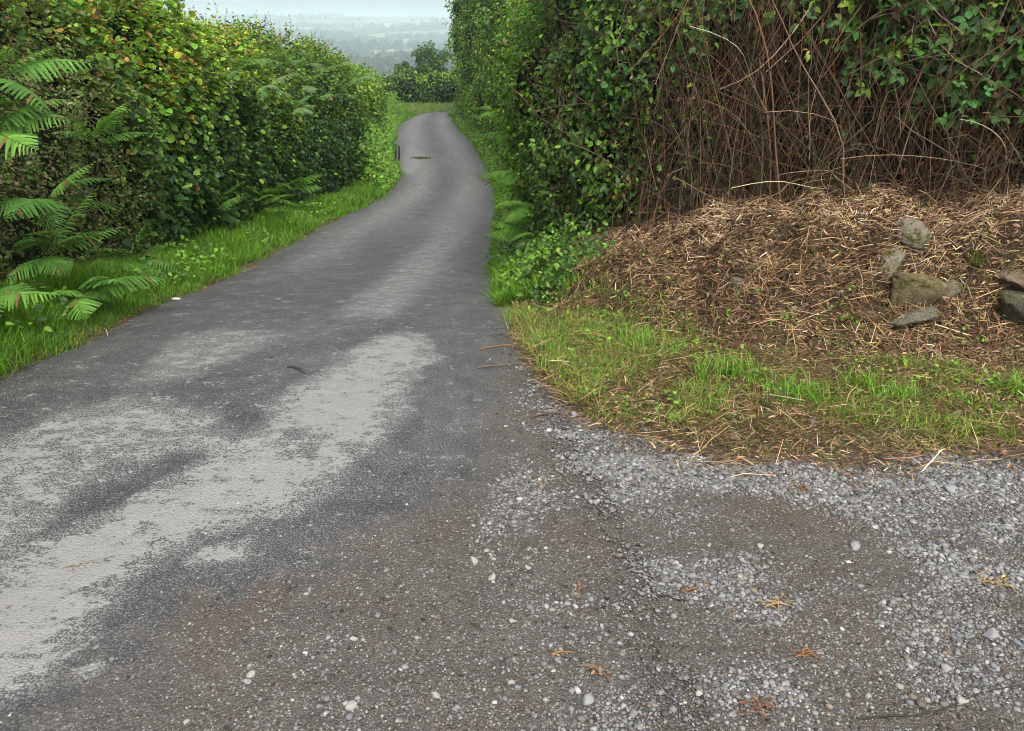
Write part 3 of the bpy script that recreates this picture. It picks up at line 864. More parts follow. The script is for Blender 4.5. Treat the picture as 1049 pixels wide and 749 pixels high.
pal = [(.10, .056, .030), (.17, .10, .055), (.052, .036, .023), (.29, .21, .135), (.062, .058, .028)]
k = pts[:, :, 0].min(1) > .62 + .25 * rng.random(len(pts))
k &= (noise(P * np.array([2.4, 2.4, .6]), 135) > -.12) | (rng.random(len(pts)) < .42)
tubes(tw, pts[k], rr[k, None] * np.linspace(1, .5, 10), pick(pal, [3, 2, 3, .7, 1], k.sum()))
n = 2600      # stems hanging down from the top of the tangle
s = rng.uniform(sC - .3, sD + .1, n); a = rng.uniform(0.16, 0.42, n) * math.pi
P, Nn, zt = RIGHT.surface(s, a, rng.uniform(-.12, .15, n))
D = norm(np.array([.12, -.05, -1.0]) + rng.normal(0, .26, (n, 3)) * np.array([1, .5, .4]))
pts = stems_path(P, D, np.minimum(rng.uniform(.4, 1.5, n), (P[:, 2] - ground(P[:, 0], P[:, 1])) * 1.05), 10, rng.uniform(-.1, .15, n), .25)
k = pts[:, :, 0].min(1) > .6
tubes(tw, pts[k], rng.uniform(.0012, .0038, k.sum())[:, None] * np.linspace(1, .6, 10), pick(pal, [3, 2.4, 2, .8, .8], k.sum()))
# flattened sprays lying forward along the foot
n = 650
s = s_at(13) + (sD + 2.5 - s_at(13)) * rng.random(n) ** .6
P, Nn, zt = RIGHT.surface(s, rng.uniform(0, .12, n), rng.uniform(-.18, .3, n))
P[:, 2] = ground(P[:, 0], P[:, 1]) + rng.uniform(-.01, .3, n) * rng.random(n)
D = norm(np.stack([rng.choice([-1, 1], n) * rng.uniform(.4, 1.2, n), rng.normal(-.1, .35, n), rng.normal(.22, .28, n)], -1))
pts = stems_path(P, D, rng.uniform(.2, .85, n), 8, rng.uniform(.0, .35, n), .2)
k = pts[:, :, 0].min(1) > .75
tubes(tw, pts[k], rng.uniform(.0012, .0034, k.sum())[:, None] * np.ones((1, 8)), pick(pal, [3, 3, 2, 1, .6], k.sum()))
st = tw.build('dead_stems', M_TWIG, root)
# hanging dead leaves
n = 1500
P, Nn, zt, s, ins = RIGHT.sample(n, sC - .5, sD + .6, 0.45, 0.12)
P = P + Nn * .06
nl, D = leaf_axes(Nn, 0.1, .7, 1.2, 0)
leaves(mb, 'curl', P, D, nl, rng.uniform(.02, .05, n), pick([(.13, .08, .045), (.24, .17, .10), (.19, .10, .04), (.08, .055, .035)], [3, 1.2, 1, 2], n))
mb.build('dead_leaves', M_STRAW, root)
# green leaves still growing high in the tangle
g = MB(); n = 14000
P, Nn, zt, s, ins = RIGHT.sample(n, sC - .6, sD + .4, 0.6, 0.14)
lim = np.interp(s, [s_at(12), s_at(13), s_at(14), s_at(15), sD], [.12, .26, .40, .46, .30])
k = zt > lim + .16 * noise(P * 3, 131)
k &= rng.random(n) < np.interp(s, [s_at(13), s_at(14), s_at(15), sD], [.95, .75, .55, .9])
k |= rng.random(n) < .05
P, Nn = P[k] + Nn[k] * .05, Nn[k]
nl, D = leaf_axes(Nn, .45, .5)
leaves(g, 'ovate', P, D, nl, rng.uniform(.03, .065, len(P)), pick([DK, MD, LT, BL], [2, 3, 1, 2], len(P)))
g.build('green_leaves', M_LEAF, root)
rebase(root, (1.6, 5.2, g1(1.6, 5.2)))

# leafy bramble at the right edge of the photo
root = tag(empty('bramble_bush'), 'leafy green bramble hanging over the bank above the stones', 'bramble')
mb, tw = MB(), MB()
n = 17000
s0 = s_at(15) - .25
P, Nn, zt, s, ins = RIGHT.sample(n, s0, sD + 3.4, 0.62, 0.15)
lim = np.interp(s, [s0, s0 + .4, s0 + .7, sD + 3], [.40, .24, .15, .08])
k = (zt > lim + .12 * noise(P * 2.6, 141) + .05 * rng.normal(size=n))
P, Nn, zt = P[k] + Nn[k] * (.05 + .14 * rng.random((k.sum(), 1))), Nn[k], zt[k]
# each bramble leaf is three leaflets
nl, D = leaf_axes(Nn, .5, .35)
D = norm(D - nl * np.sum(D * nl, -1, keepdims=True)); S = np.cross(nl, D)
col = pick([DK, MD, (.075, .19, .045), BL, LT, (.16, .10, .05)], [.8, 2, 3.4, 1.4, 2, .6], len(P))
sz = rng.uniform(.04, .075, len(P))
for dd, f in ((D, 1.0), (D * .35 + S, .85), (D * .35 - S, .85)):
    leaves(mb, 'ovate', P + dd * (sz * .12)[:, None], dd, norm(nl + rng.normal(0, .12, nl.shape)), sz * f, col * np.exp(rng.normal(0, .1, (len(P), 1))), .1)
n = 260
P, Nn, zt, s, ins = RIGHT.sample(n, s0, sD + 3.2, 0.5, 0.1)
tubes(tw, stems_path(P, norm(Nn * .5 + rng.normal(0, .6, (n, 3)) + np.array([0, 0, .3])), rng.uniform(.3, .9, n), 9, .45), rng.uniform(.0014, .0024, n)[:, None] * np.ones((1, 9)), pick([(.10, .055, .04), (.07, .075, .03)], [1, 1], n))
mb.build('leaves', M_LEAF, root); tw.build('stems', M_TWIG, root)
rebase(root, (2.8, 4.6, g1(2.8, 4.6)))

# mossy trunk inside the thicket and a bough across it
def trunk(name, label, pts, rad, col, seed):
    K, Sd = 26, 14
    pts = np.asarray(pts, float)
    tk = np.linspace(0, 1, len(pts)); t = np.linspace(0, 1, K)
    c = np.stack([pchip(tk, pts[:, i], t) for i in range(3)], -1)
    T = norm(np.gradient(c, axis=0)); S = norm(np.cross(T, [0.2, 1, 0.1])); B = np.cross(T, S)
    a = np.arange(Sd) * 2 * math.pi / Sd
    rr = np.interp(t, np.linspace(0, 1, len(rad)), rad)
    dirs = np.cos(a)[None, :, None] * S[:, None] + np.sin(a)[None, :, None] * B[:, None]
    V = c[:, None] + dirs * rr[:, None, None]
    V = V + dirs * (rr[:, None, None] * .3) * fbm(V * 14, seed, 3)[..., None]
    j, s = np.meshgrid(np.arange(K - 1), np.arange(Sd), indexing='ij')
    f = np.stack([j * Sd + s, j * Sd + (s + 1) % Sd, (j + 1) * Sd + (s + 1) % Sd, (j + 1) * Sd + s], -1).reshape(-1, 4)
    m = MB()
    cc = np.array(col) * (1 + .5 * fbm(V * 7, seed + 3, 2)[..., None])
    m.add(V, [f], cc.reshape(-1, 3))
    m.f.append(np.arange(Sd)[None] + (K - 1) * Sd)
    o = m.build(name, M_BARK, None, True)
    return tag(o, label, name.replace('_', ' '))
q = at_depth(776, 218, 5.0); q2 = at_depth(772, 90, 5.2); q3 = at_depth(765, -30, 5.4)
trunk('tree_trunk', 'mossy dark trunk standing among the dead bramble stems', [(q[0], q[1], q[2] - .25), q, q2, q3], [.085, .07, .055, .045], (.042, .036, .014), 5)
q = at_depth(778, 124, 5.0); q2 = at_depth(838, 122, 4.9); q3 = at_depth(880, 130, 5.0)
trunk('fallen_bough', 'dark horizontal bough caught in the dead brambles beside the mossy trunk', [q, q2, q3], [.02, .016, .009], (.05, .035, .024), 6)

# ------------------------------------------------------------------ grass
def blades(mb, P, h, w, col, lean=0.5, ldir=None, seg=3):
    n = len(P)
    if n == 0: return
    az = rng.uniform(0, 2 * math.pi, n)
    d = np.stack([np.cos(az), np.sin(az), np.zeros(n)], -1)
    if ldir is not None: d = norm(d + np.asarray(ldir, float))
    S = np.stack([-d[:, 1], d[:, 0], np.zeros(n)], -1)
    ln = np.abs(rng.normal(lean, .3, n))
    V = []
    for k in range(seg + 1):
        t = k / seg
        c = P + d * (ln * h * t ** 1.8)[:, None] + np.array([0, 0, 1.0]) * (h * (t - .35 * np.minimum(ln, 1.4) * t ** 2.2))[:, None]
        if k < seg:
            hw = (w * (1 - .55 * t) * .5)[:, None]
            V += [c - S * hw, c + S * hw]
        else: V.append(c)
    V = np.stack(V, 1)
    m = V.shape[1]
    off = (np.arange(n) * m)[:, None, None]
    q = np.array([[2 * k, 2 * k + 1, 2 * k + 3, 2 * k + 2] for k in range(seg - 1)])
    tr = np.array([[2 * seg - 2, 2 * seg - 1, 2 * seg]])
    mb.add(V, [(q[None] + off).reshape(-1, 4), (tr[None] + off).reshape(-1, 3)], np.repeat(col, m, 0))

def strips(mb, P, D, Nn, L, w, col):
    n = len(P)
    D = norm(D - Nn * np.sum(D * Nn, -1, keepdims=True)); S = np.cross(Nn, D)
    V = []
    bend = rng.normal(0, .12, n)
    arch = rng.uniform(-.02, .16, n)
    for t in (0, .5, 1):
        c = P + D * (L * (t - .5))[:, None] + S * (L * bend * (t - .5) ** 2)[:, None] + Nn * (L * arch * (1 - 4 * (t - .5) ** 2))[:, None]
        hw = (w * (.5 if t == .5 else .3))[:, None]
        V += [c - S * hw, c + S * hw]
    V = np.stack(V, 1)
    off = (np.arange(n) * 6)[:, None, None]
    q = np.array([[0, 1, 3, 2], [2, 3, 5, 4]])
    mb.add(V, [(q[None] + off).reshape(-1, 4)], np.repeat(col, 6, 0))

G1, G2, G3, GY = (.085, .20, .014), (.125, .255, .018), (.06, .145, .014), (.22, .25, .045)
GDRY = (.26, .18, .085)
mb = MB()
for y0, y1, dens, hw, wd in ((2.2, 8, 6500, 1.0, .0045), (8, 14, 2800, 1.1, .007), (14, 24, 1100, 1.2, .012), (24, 46, 420, 1.3, .022)):
    wmax = {2.2: 1.25, 8: 1.35, 14: 2.2, 24: 3.2}[y0]
    n = int((y1 - y0) * wmax * dens)
    y = rng.uniform(y0, y1, n)
    dl = rng.random(n) ** .9 * wmax - .07 - .0025 * y
    x = RL(y) - dl
    k = fbm(np.stack([x, y], -1) * 3, 151, 2) > -.75 + .8 * sstep(.08, -.04, dl)
    x, y, dl = x[k], y[k], dl[k]; n = len(x)
    P = np.stack([x, y, ground(x, y) - .01], -1)
    tall = .6 + .4 * sstep(0, .5, dl) + .5 * noise(np.stack([x, y], -1) * 1.6, 152)
    h = np.clip(tall, .35, 2) * rng.uniform(.08, .2, n) * hw * (1 - .3 * sstep(.7, 1.2, dl))
    blades(mb, P, h, rng.uniform(.7, 1.4, n) * wd, pick([G1, G2, G3, GY], [4, 4, 3, .35], n, .18), .65, (.55, -.1, 0))
n = 16000
x = rng.uniform(-13, 5, n); y = rng.uniform(44, 56, n)
k = region(x, y) < -.05
x, y = x[k], y[k]; n = len(x)
P = np.stack([x, y, ground(x, y) - .02], -1)
blades(mb, P, rng.uniform(.08, .24, n), rng.uniform(.02, .04, n), pick([G1, G2, G3, GY, (.2, .17, .07)], [3, 3, 3, 1, .8], n, .2), .7)
n = 16000
y = rng.uniform(19, 44, n); x = RL(y) - .10 - np.abs(rng.normal(0, .55, n))
P = np.stack([x, y, ground(x, y) + rng.random(n) * 1.25 * sstep(.02, .8, RL(y) - x)], -1)
leaves(mb, 'ovate', P, rng.normal(size=(n, 3)), norm(rng.normal(0, .45, (n, 3)) + np.array([.3, -.4, .8])), rng.uniform(.06, .13, n), pick([G1, G2, LT, MD], [2, 2, 2, 2], n))
n = 3500
y = rng.uniform(2.4, 13, n); x = RL(y) + rng.normal(-.01, .05, n)
P = np.stack([x, y, np.maximum(ground(x, y), surf(x, y)) + rng.uniform(0, .008, n)], -1)
strips(mb, P, rng.normal(size=(n, 3)), norm(rng.normal(0, .25, (n, 3)) + np.array([0, 0, 1.0])), rng.uniform(.02, .08, n), rng.uniform(.002, .005, n), pick([(.09, .055, .03), (.2, .14, .07), (.05, .035, .022), (.3, .24, .12)], [3, 2, 2, .7], n))
o = mb.build('verge_grass', M_GRASS)
tag(o, 'lush bright green grass verge along the left of the lane', 'grass', kind='stuff')

# lush weeds under the right-hand hedge by the road
mb = MB()
n = 13000
y = 5.2 + 45 * rng.random(n) ** 2.0
d = rng.uniform(-.06, .42, n) - .003 * y
x = RR(y) + d
P = np.stack([x, y, ground(x, y) - .01], -1)
blades(mb, P, rng.uniform(.06, .2, n), (.004 + .0006 * y), pick([G1, G2, G3, GY], [3, 3, 3, .6], n), .6, (-.6, -.2, 0))
n = 15000
y = 5.4 + 46 * rng.random(n) ** 1.8
d = np.abs(rng.normal(0, .24, n)) * (1 + y / 60) - .02; x = RR(y) + d
P = np.stack([x, y, ground(x, y) + rng.random(n) * (.08 + .5 * d)], -1)
nl = norm(rng.normal(0, .4, (n, 3)) + np.array([-.4, -.2, .8]))
leaves(mb, 'ovate', P, rng.normal(size=(n, 3)), nl, rng.uniform(.02, .045, n) * (1 + y / 18), pick([MD, LT, G2, DK], [2, 3, 2, 1], n))
n = 5000
y = 5.0 + 4.5 * rng.random(n) ** 1.3
x = np.interp(y, [4.9, 5.6, 6.5, 9.5], [.38, .35, .12, .06]) + rng.normal(0, .13, n)
k = x > RR(y) - .12; x, y = x[k], y[k]; n = len(x)
P = np.stack([x, y, ground(x, y) + rng.random(n) ** 1.6 * (.16 + .07 * (y - 5))], -1)
leaves(mb, 'ovate', P, rng.normal(size=(n, 3)), norm(rng.normal(0, .45, (n, 3)) + np.array([-.3, -.5, .7])), rng.uniform(.022, .05, n), pick([DK, MD, LT, G2], [3, 3, .7, .5], n))
tag(mb.build('roadside_weeds', M_GRASS), 'low leafy weeds and grass along the foot of the right-hand hedge', 'weeds', kind='stuff')

# short thin grass on the strip between gravel and bank
mb = MB()
n = 90000
x = rng.uniform(-.05, 3.4, n); y = rng.uniform(2.5, 5.6, n)
e = y - YLAY(x); sl = (y - np.interp(x, BX, BF)) / (np.interp(x, BX, BT) - np.interp(x, BX, BF))
p = np.stack([x, y], -1)
nz = fbm(p * 2.6, 161, 3)
left = sstep(1.1, .2, x)
pr = sstep(-.25, .12, e + nz * .3) * (sstep(.25, -.1, sl - .55 * left + nz * .5)) * (.14 + .86 * sstep(.04, .28, fbm(p * 3.4, 163, 2) + .14 * left + .20 * np.exp(-((y - YLAY(x) - .42) / .16) ** 2)))
k = rng.random(n) < pr
x, y = x[k], y[k]; n = len(x)
P = np.stack([x, y, ground(x, y) - .006], -1)
dry = sstep(.25, -.05, (y - YLAY(x)))
w = np.stack([2.2 - 1.2 * dry, 1.6 - .8 * dry, 1.2 + .8 * dry, .6 + 1.6 * dry], 1)
gg = sstep(-.1, .5, fbm(np.stack([x, y], -1) * 3.4, 163, 2) + .25 * sstep(1.1, .2, x))
blades(mb, P, rng.uniform(.025, .075, n) * (1 + .55 * gg), rng.uniform(.0025, .0045, n), pick([(.09, .19, .018), (.14, .25, .026), GY, (.34, .25, .11)], w, n), .85)
tag(mb.build('thin_grass', M_GRASS), 'thin yellow-green grass on the strip between gravel and bank', 'grass', kind='stuff')

# ------------------------------------------------------------------ dead litter on the bank
def gnorm(x, y):
    e = .03
    gx = (ground(x + e, y) - ground(x - e, y)) / (2 * e); gy = (ground(x, y + e) - ground(x, y - e)) / (2 * e)
    return norm(np.stack([-gx, -gy, np.ones_like(gx)], -1))

mb = MB()
n = 190000
x = rng.uniform(.0, 4.2, n); y = rng.uniform(2.55, 6.6, n)
f, tt = np.interp(x, BX, BF), np.interp(x, BX, BT)
sl = (y - f) / (tt - f); e = y - YLAY(x)
nz = fbm(np.stack([x, y], -1) * 2.2, 171, 3)
left = sstep(1.1, .2, x)
pr = sstep(-.25, .35, sl - .25 * left + nz * .4) * (sl < 1.5) + .8 * sstep(-.32, .0, e + .2 * nz) * (sl < .2)
k = rng.random(n) < np.clip(pr, 0, 1)
x, y, sl = x[k], y[k], sl[k]; n = len(x)
Nn = gnorm(x, y)
P = np.stack([x, y, np.where(y < YLAY(x) + .3, surf(x, y), ground(x, y))], -1) + Nn * rng.uniform(.0, .035, (n, 1)) * sstep(-.3, .2, y - YLAY(x))[:, None]
D = rng.normal(0, 1, (n, 3)) * np.array([1.3, .7, .5])
tilt = norm(Nn + rng.normal(0, .3, (n, 3)))
big = rng.random(n) < .08
L = np.where(big, rng.uniform(.07, .26, n), rng.uniform(.012, .062, n))
wd = np.where(big, rng.uniform(.0022, .0045, n), rng.uniform(.002, .0055, n))
tp = sstep(.42, .85, sl + .25 * fbm(np.stack([x, y], -1) * 3, 172, 2))
w = np.stack([4.2 - 2.9 * tp, 3.0 - 1.5 * tp, 1.7 + .9 * tp, .55 + 2.0 * tp, .12 + 1.0 * tp, .7 - .6 * tp], 1)
strips(mb, P, D, tilt, L, wd, pick([(.055, .034, .018), (.125, .075, .036), (.27, .168, .088), (.42, .285, .165), (.56, .43, .30), (.12, .11, .032)], w, n, .25))
# broken crumpled leaves among it
n = 16000
x = rng.uniform(.3, 4.0, n); y = rng.uniform(3.5, 5.4, n)
f, tt = np.interp(x, BX, BF), np.interp(x, BX, BT); sl = (y - f) / (tt - f)
k = (sl > .0) & (sl < 1.3); x, y = x[k], y[k]; n = len(x)
Nn = gnorm(x, y)
P = np.stack([x, y, ground(x, y)], -1) + Nn * rng.uniform(.0, .03, (n, 1))
leaves(mb, 'curl', P, rng.normal(size=(n, 3)), norm(Nn + rng.normal(0, .4, (n, 3))), rng.uniform(.015, .04, n), pick([(.10, .055, .03), (.2, .12, .06), (.28, .2, .12), (.05, .03, .02)], [3, 2, 1, 2], n))
tag(mb.build('dead_grass_litter', M_STRAW), 'brown dead grass and bracken litter covering the bank', 'litter', kind='stuff')

# small green sprigs on the bank
mb = MB()
for u, v, r_, n in ((800, 330, .07, 45), (735, 340, .06, 30), (640, 320, .12, 80), (610, 345, .12, 90), (990, 350, .06, 25), (850, 355, .06, 30), (700, 300, .05, 20), (760, 300, .04, 16), (905, 410, .08, 40), (560, 320, .1, 80), (690, 350, .1, 50), (1020, 395, .06, 20)):
    q = W(u, v)
    x = q[0] + rng.normal(0, r_, n); y = q[1] + rng.normal(0, r_, n)
    P = np.stack([x, y, ground(x, y) + rng.uniform(.0, .05, n)], -1)
    leaves(mb, 'ovate', P, rng.normal(size=(n, 3)), norm(rng.normal(0, .4, (n, 3)) + np.array([0, -.4, .8])), rng.uniform(.012, .032, n), pick([MD, LT, G2], [1, 2, 2], n))
n = 5200
x = rng.uniform(.05, 3.0, n); y = rng.uniform(3.0, 4.6, n)
k = (fbm(np.stack([x, y], -1) * 2.8, 165, 2) > .08) & (y > YLAY(x)) & (y < np.interp(x, BX, BF) + .25)
x, y = x[k], y[k]; n = len(x)
P = np.stack([x, y, ground(x, y) + rng.uniform(.0, .045, n)], -1)
leaves(mb, 'ovate', P, rng.normal(size=(n, 3)), norm(rng.normal(0, .4, (n, 3)) + np.array([0, -.3, .9])), rng.uniform(.012, .03, n), pick([MD, LT, G2], [1, 2, 1], n))
n = 3000
y = rng.uniform(2.4, 16, n); x = RL(y) - rng.uniform(.1, 1.0, n)
k = fbm(np.stack([x, y], -1) * 1.8, 166, 2) > .02
x, y = x[k], y[k]; n = len(x)
P = np.stack([x, y, ground(x, y) + rng.uniform(.05, .17, n)], -1)
leaves(mb, 'ovate', P, rng.normal(size=(n, 3)), norm(rng.normal(0, .4, (n, 3)) + np.array([.2, -.3, .9])), rng.uniform(.025, .06, n), pick([MD, LT, G2, DK], [2, 2, 1, 1], n))
tag(mb.build('weed_seedlings', M_GRASS), 'scattered small green leaves sprouting through the litter', 'weeds', kind='stuff')

# ------------------------------------------------------------------ countable tufts
def tuft(name, label, cat, q, n, hr, spread, wd, pal, w, group=None, lean=.6):
    mb = MB()
    x = rng.normal(0, spread, n); y = rng.normal(0, spread * .8, n)
    P = np.stack([x, y, ground(x + q[0], y + q[1]) - g1(q[0], q[1]) - .008], -1)
    blades(mb, P, rng.uniform(*hr, n), rng.uniform(.7, 1.3, n) * wd, pick(pal, w, n, .2), lean)
    o = mb.build(name, M_GRASS); o.location = (q[0], q[1], g1(q[0], q[1]))
    return tag(o, label, cat, group)
TUFTS = [(585, 300, 140, (.08, .2), .07, 'bright grass tuft where the bank meets the hedge corner'),
         (655, 358, 50, (.08, .17), .035, 'small upright grass tuft at the left foot of the bank'),
         (718, 395, 26, (.10, .24), .018, 'thin tall grass tuft left of the broad grass clump'),
         (752, 388, 120, (.08, .19), .07, 'broad green grass clump below the left part of the bank'),
         (810, 408, 190, (.06, .14), .09, 'dense low grass clump between the broad clump and the bank stones'),
         (888, 400, 90, (.07, .17), .05, 'leafy grass tuft below the squared block in the bank'),
         (922, 412, 150, (.06, .14), .07, 'dark green grass clump below the bank stones'),
         (1000, 452, 150, (.04, .09), .09, 'flat grass patch at the gravel edge towards the right'),
         (1040, 405, 70, (.08, .18), .04, 'long-bladed grass tuft at the right end of the verge'),
         (560, 352, 150, (.04, .1), .09, 'yellowish short grass patch at the lane corner')]
for i, (u, v, n, hr, sp, lab) in enumerate(TUFTS):
    tuft('grass_tuft', lab, 'grass tuft', W(u, v), int(n * 1.5), hr, sp, .0048, [G1, G2, (.12, .27, .03), GY], [2, 3, 2, .8], 'grass tufts on the right-hand verge')
q = on_road(432, 163)
tuft('grass_tuft', 'small dark grass tuft growing in the middle of the far lane', 'grass tuft', q, 600, (.06, .2), .17, .025, [(.05, .06, .02), G3, (.05, .04, .02)], [2, 2, 1])
q = on_road(436, 119)
tuft('grass_tuft', 'green grass strip in the middle of the lane at the bend', 'grass tuft', q, 300, (.05, .15), .5, .03, [G1, GY, G3], [2, 1, 1])

# ------------------------------------------------------------------ ferns
def frond_mesh(name, seed, L=0.6, npin=16, wide=0.30, droop=0.35, col=(.07, .17, .025)):
    r = np.random.default_rng(seed)
    mb = MB()
    k = 14
    t = np.linspace(0, 1, k)
    def rach(t):
        t = np.asarray(t, float)
        return np.stack([L * t, L * .05 * np.sin(t * 3 + seed), L * (.28 * t - droop * t ** 2.2)], -1)
    c0 = np.array([col])
    global rng
    tubes(mb, rach(t)[None], np.linspace(.004, .001, k)[None], c0 * np.array([1.1, .9, .9]), 4)
    for i in range(npin):
        f = .16 + .82 * i / (npin - 1)
        base = rach(f); T = norm(rach(f + .02) - rach(f - .02))
        ln = L * wide * (math.sin(min(1, (f - .08) / .3) * math.pi / 2)) * (1 - ((f - .3) / .72) ** 1.5 if f > .3 else 1) * 1.0
        ln = max(ln, .006)
        for sgn in (-1, 1):
            side = norm(np.cross([0, 0, 1.0], T)) * sgn
            up = np.cross(T, side) * sgn
            d = norm(side + T * (.45 + .5 * f) + np.array([0, 0, -.12]) + r.normal(0, .06, 3))
            nrm = norm(np.array([0, 0, 1.0]) + T * .2 + r.normal(0, .12, 3))
            s2 = norm(np.cross(nrm, d))
            m = 10
            V, F = [], []
            cc = c0 * np.exp(r.normal(0, .15)) if r.random() > .05 else np.array([[.16, .11, .04]])
            for j in range(m):
                a0, a1 = j / m, (j + .86) / m
                hw = ln * .085 * (1 - .75 * (j / m) ** 1.3) + .0015
                sag = lambda q: np.array([0, 0, -ln * .28 * q * q])
                p0 = base + d * ln * a0 + sag(a0); p1 = base + d * ln * a1 + sag(a1)
                for s3 in (-1, 1):
                    tip = base + d * ln * (a1 + .06) + s2 * s3 * hw + sag(a1)
                    mid = base + d * ln * (a0 + .04) + s2 * s3 * hw * .85 + sag(a0)
                    b0 = len(V); V += [p0, p1, tip, mid]; F.append([b0, b0 + 1, b0 + 2, b0 + 3])
            mb.add(V, [np.array(F)], np.repeat(cc, len(V), 0))
    return mb.mesh(name, M_FERN)

FR_GREEN = [frond_mesh('frond', 1, col=(.09, .215, .035)), frond_mesh('frond', 2, droop=.5, col=(.07, .17, .03)), frond_mesh('frond', 3, wide=.26, droop=.2, col=(.11, .24, .035)), frond_mesh('frond', 4, wide=.34, droop=.42, col=(.08, .19, .03))]
FR_BLUE = [frond_mesh('frond', 11, col=(.095, .21, .055)), frond_mesh('frond', 12, droop=.5, col=(.115, .225, .05)), frond_mesh('frond', 13, droop=.3, wide=.34, col=(.13, .22, .075))]
FR_LIME = [frond_mesh('frond', 21, col=(.10, .23, .025)), frond_mesh('frond', 22, droop=.5, col=(.085, .20, .025)), frond_mesh('frond', 23, droop=.25, wide=.34, col=(.12, .25, .03))]

def fern(label, loc, meshes, dirs, group, name='fern'):
    """dirs: (azimuth deg, elevation deg, scale, roll deg) per frond"""
    e = empty(name, loc)
    tag(e, label, 'fern', group)
    for i, (az, el, sc, roll) in enumerate(dirs):
        o = bpy.data.objects.new('frond', meshes[i % len(meshes)])
        COL.objects.link(o); o.parent = e
        o.matrix_local = Matrix.Rotation(R(az), 4, 'Z') @ Matrix.Rotation(R(-el), 4, 'Y') @ Matrix.Rotation(R(roll), 4, 'X') @ Matrix.Scale(sc, 4)
    return e

def fan(n, az0, spread, el=(5, 55), sc=(.6, 1.1), roll=25):
    return [(az0 + rng.uniform(-spread, spread), rng.uniform(*el), rng.uniform(*sc), rng.uniform(-roll, roll)) for _ in range(n)]

def lpt(u, v, Y): return tuple(at_depth(u, v, Y))
GL = 'ferns along the left-hand hedge'
# azimuth 0 = +X (towards the lane), -90 = towards the camera
LF = [(-4, 135, 4.8, 3, 0, 'single fern at the left edge of the photo, half-way up the brown bush'),
      (-8, 85, 4.9, 4, 0, 'fern arching from the top of the brown bush at the left edge'),
      (-10, 305, 4.6, 7, 0, 'large fern rising from the grass at the left edge of the photo'),
      (52, 262, 5.3, 6, 0, 'dark green fern with drooping fronds in front of the brown bush'),
      (48, 205, 5.6, 4, 0, 'upright fern against the brown bush above the drooping fern'),
      (95, 150, 6.4, 3, 0, 'fern poking out between the brown bush and the broad-leaved bush'),
      (84, 300, 5.3, 5, 0, 'low fern half sunk in the verge grass'),
      (140, 268, 6.8, 5, 0, 'fern at the foot of the broad-leaved bush nearest the low fern'),
      (215, 222, 9.8, 6, 0, 'fern in shade at the foot of the broad-leaved bush, farther along'),
      (272, 206, 11.8, 6, 2, 'pale fern on the verge where the dark hedge stretch begins'),
      (300, 196, 13.6, 6, 2, 'second pale fern on the verge below the dark hedge stretch')]
for u, v, Y, n, k, lab in LF:
    fern(lab, lpt(u, v, Y * .91), FR_GREEN if k == 0 else FR_LIME, fan(n + 2, -40, 80, (-10, 50), (.55, .95)), GL)
GB = 'bracken on the left-hand hedge'
BR = [(248, 62, 10.6, 'bracken plume on the hedge top just beyond the orange-leaved shoots'), (272, 82, 11.5, 'bracken on the hedge shoulder beside the yellow-leaved bush'),
      (290, 60, 13.2, 'bracken on the hedge top left of the reddish shoots'), (312, 78, 14.4, 'bracken below the reddish shoots'),
      (345, 88, 16.5, 'bracken on the dark hedge face right of the reddish shoots'), (340, 62, 17.0, 'bracken on the hedge top right of the reddish shoots'), (368, 72, 19.0, 'farthest bracken where the hedge top starts to drop'), (302, 104, 13.2, 'lowest bracken on the dark hedge face')]
for u, v, Y, lab in BR:
    fern(lab, lpt(u, v + 8, Y + .1), FR_BLUE, fan(10, -60, 95, (-15, 45), (.55, .95)), GB, 'bracken')
RFE = [(548, 150, 7.3, 5, 'bright fern highest on the roadside face of the right-hand hedge'), (546, 182, 7.1, 5, 'bright fern in the middle of the roadside face of the right-hand hedge'),
       (544, 212, 6.9, 4, 'fern below the middle one on the right-hand hedge'), (548, 246, 6.7, 4, 'lowest bright fern near the foot of the right-hand hedge'), (516, 118, 11.4, 3, 'far small fern on the roadside face of the right-hand hedge')]
for u, v, Y, n, lab in RFE:
    fern(lab, lpt(u - 4, v - 3, Y - .15), FR_LIME, fan(n + 2, 245, 45, (-12, 42), (.65, .95)), 'ferns on the right-hand hedge')

# ------------------------------------------------------------------ stones
def ico(sub):
    f = (1 + 5 ** .5) / 2
    v = [(-1, f, 0), (1, f, 0), (-1, -f, 0), (1, -f, 0), (0, -1, f), (0, 1, f), (0, -1, -f), (0, 1, -f), (f, 0, -1), (f, 0, 1), (-f, 0, -1), (-f, 0, 1)]
    F = [(0, 11, 5), (0, 5, 1), (0, 1, 7), (0, 7, 10), (0, 10, 11), (1, 5, 9), (5, 11, 4), (11, 10, 2), (10, 7, 6), (7, 1, 8), (3, 9, 4), (3, 4, 2), (3, 2, 6), (3, 6, 8), (3, 8, 9), (4, 9, 5), (2, 4, 11), (6, 2, 10), (8, 6, 7), (9, 8, 1)]
    v = [np.array(a) / np.linalg.norm(a) for a in v]
    for _ in range(sub):
        mid = {}; G = []
        def m(a, b):
            k = (min(a, b), max(a, b))
            if k not in mid:
                q = v[a] + v[b]; v.append(q / np.linalg.norm(q)); mid[k] = len(v) - 1
            return mid[k]
        for a, b_, c in F:
            x, y, z = m(a, b_), m(b_, c), m(c, a)
            G += [(a, x, z), (b_, y, x), (c, z, y), (x, y, z)]
        F = G
    return np.array(v), np.array(F)
IV, IF = ico(0)
I2V, I2F = ico(2)
I3V, I3F = ico(3)

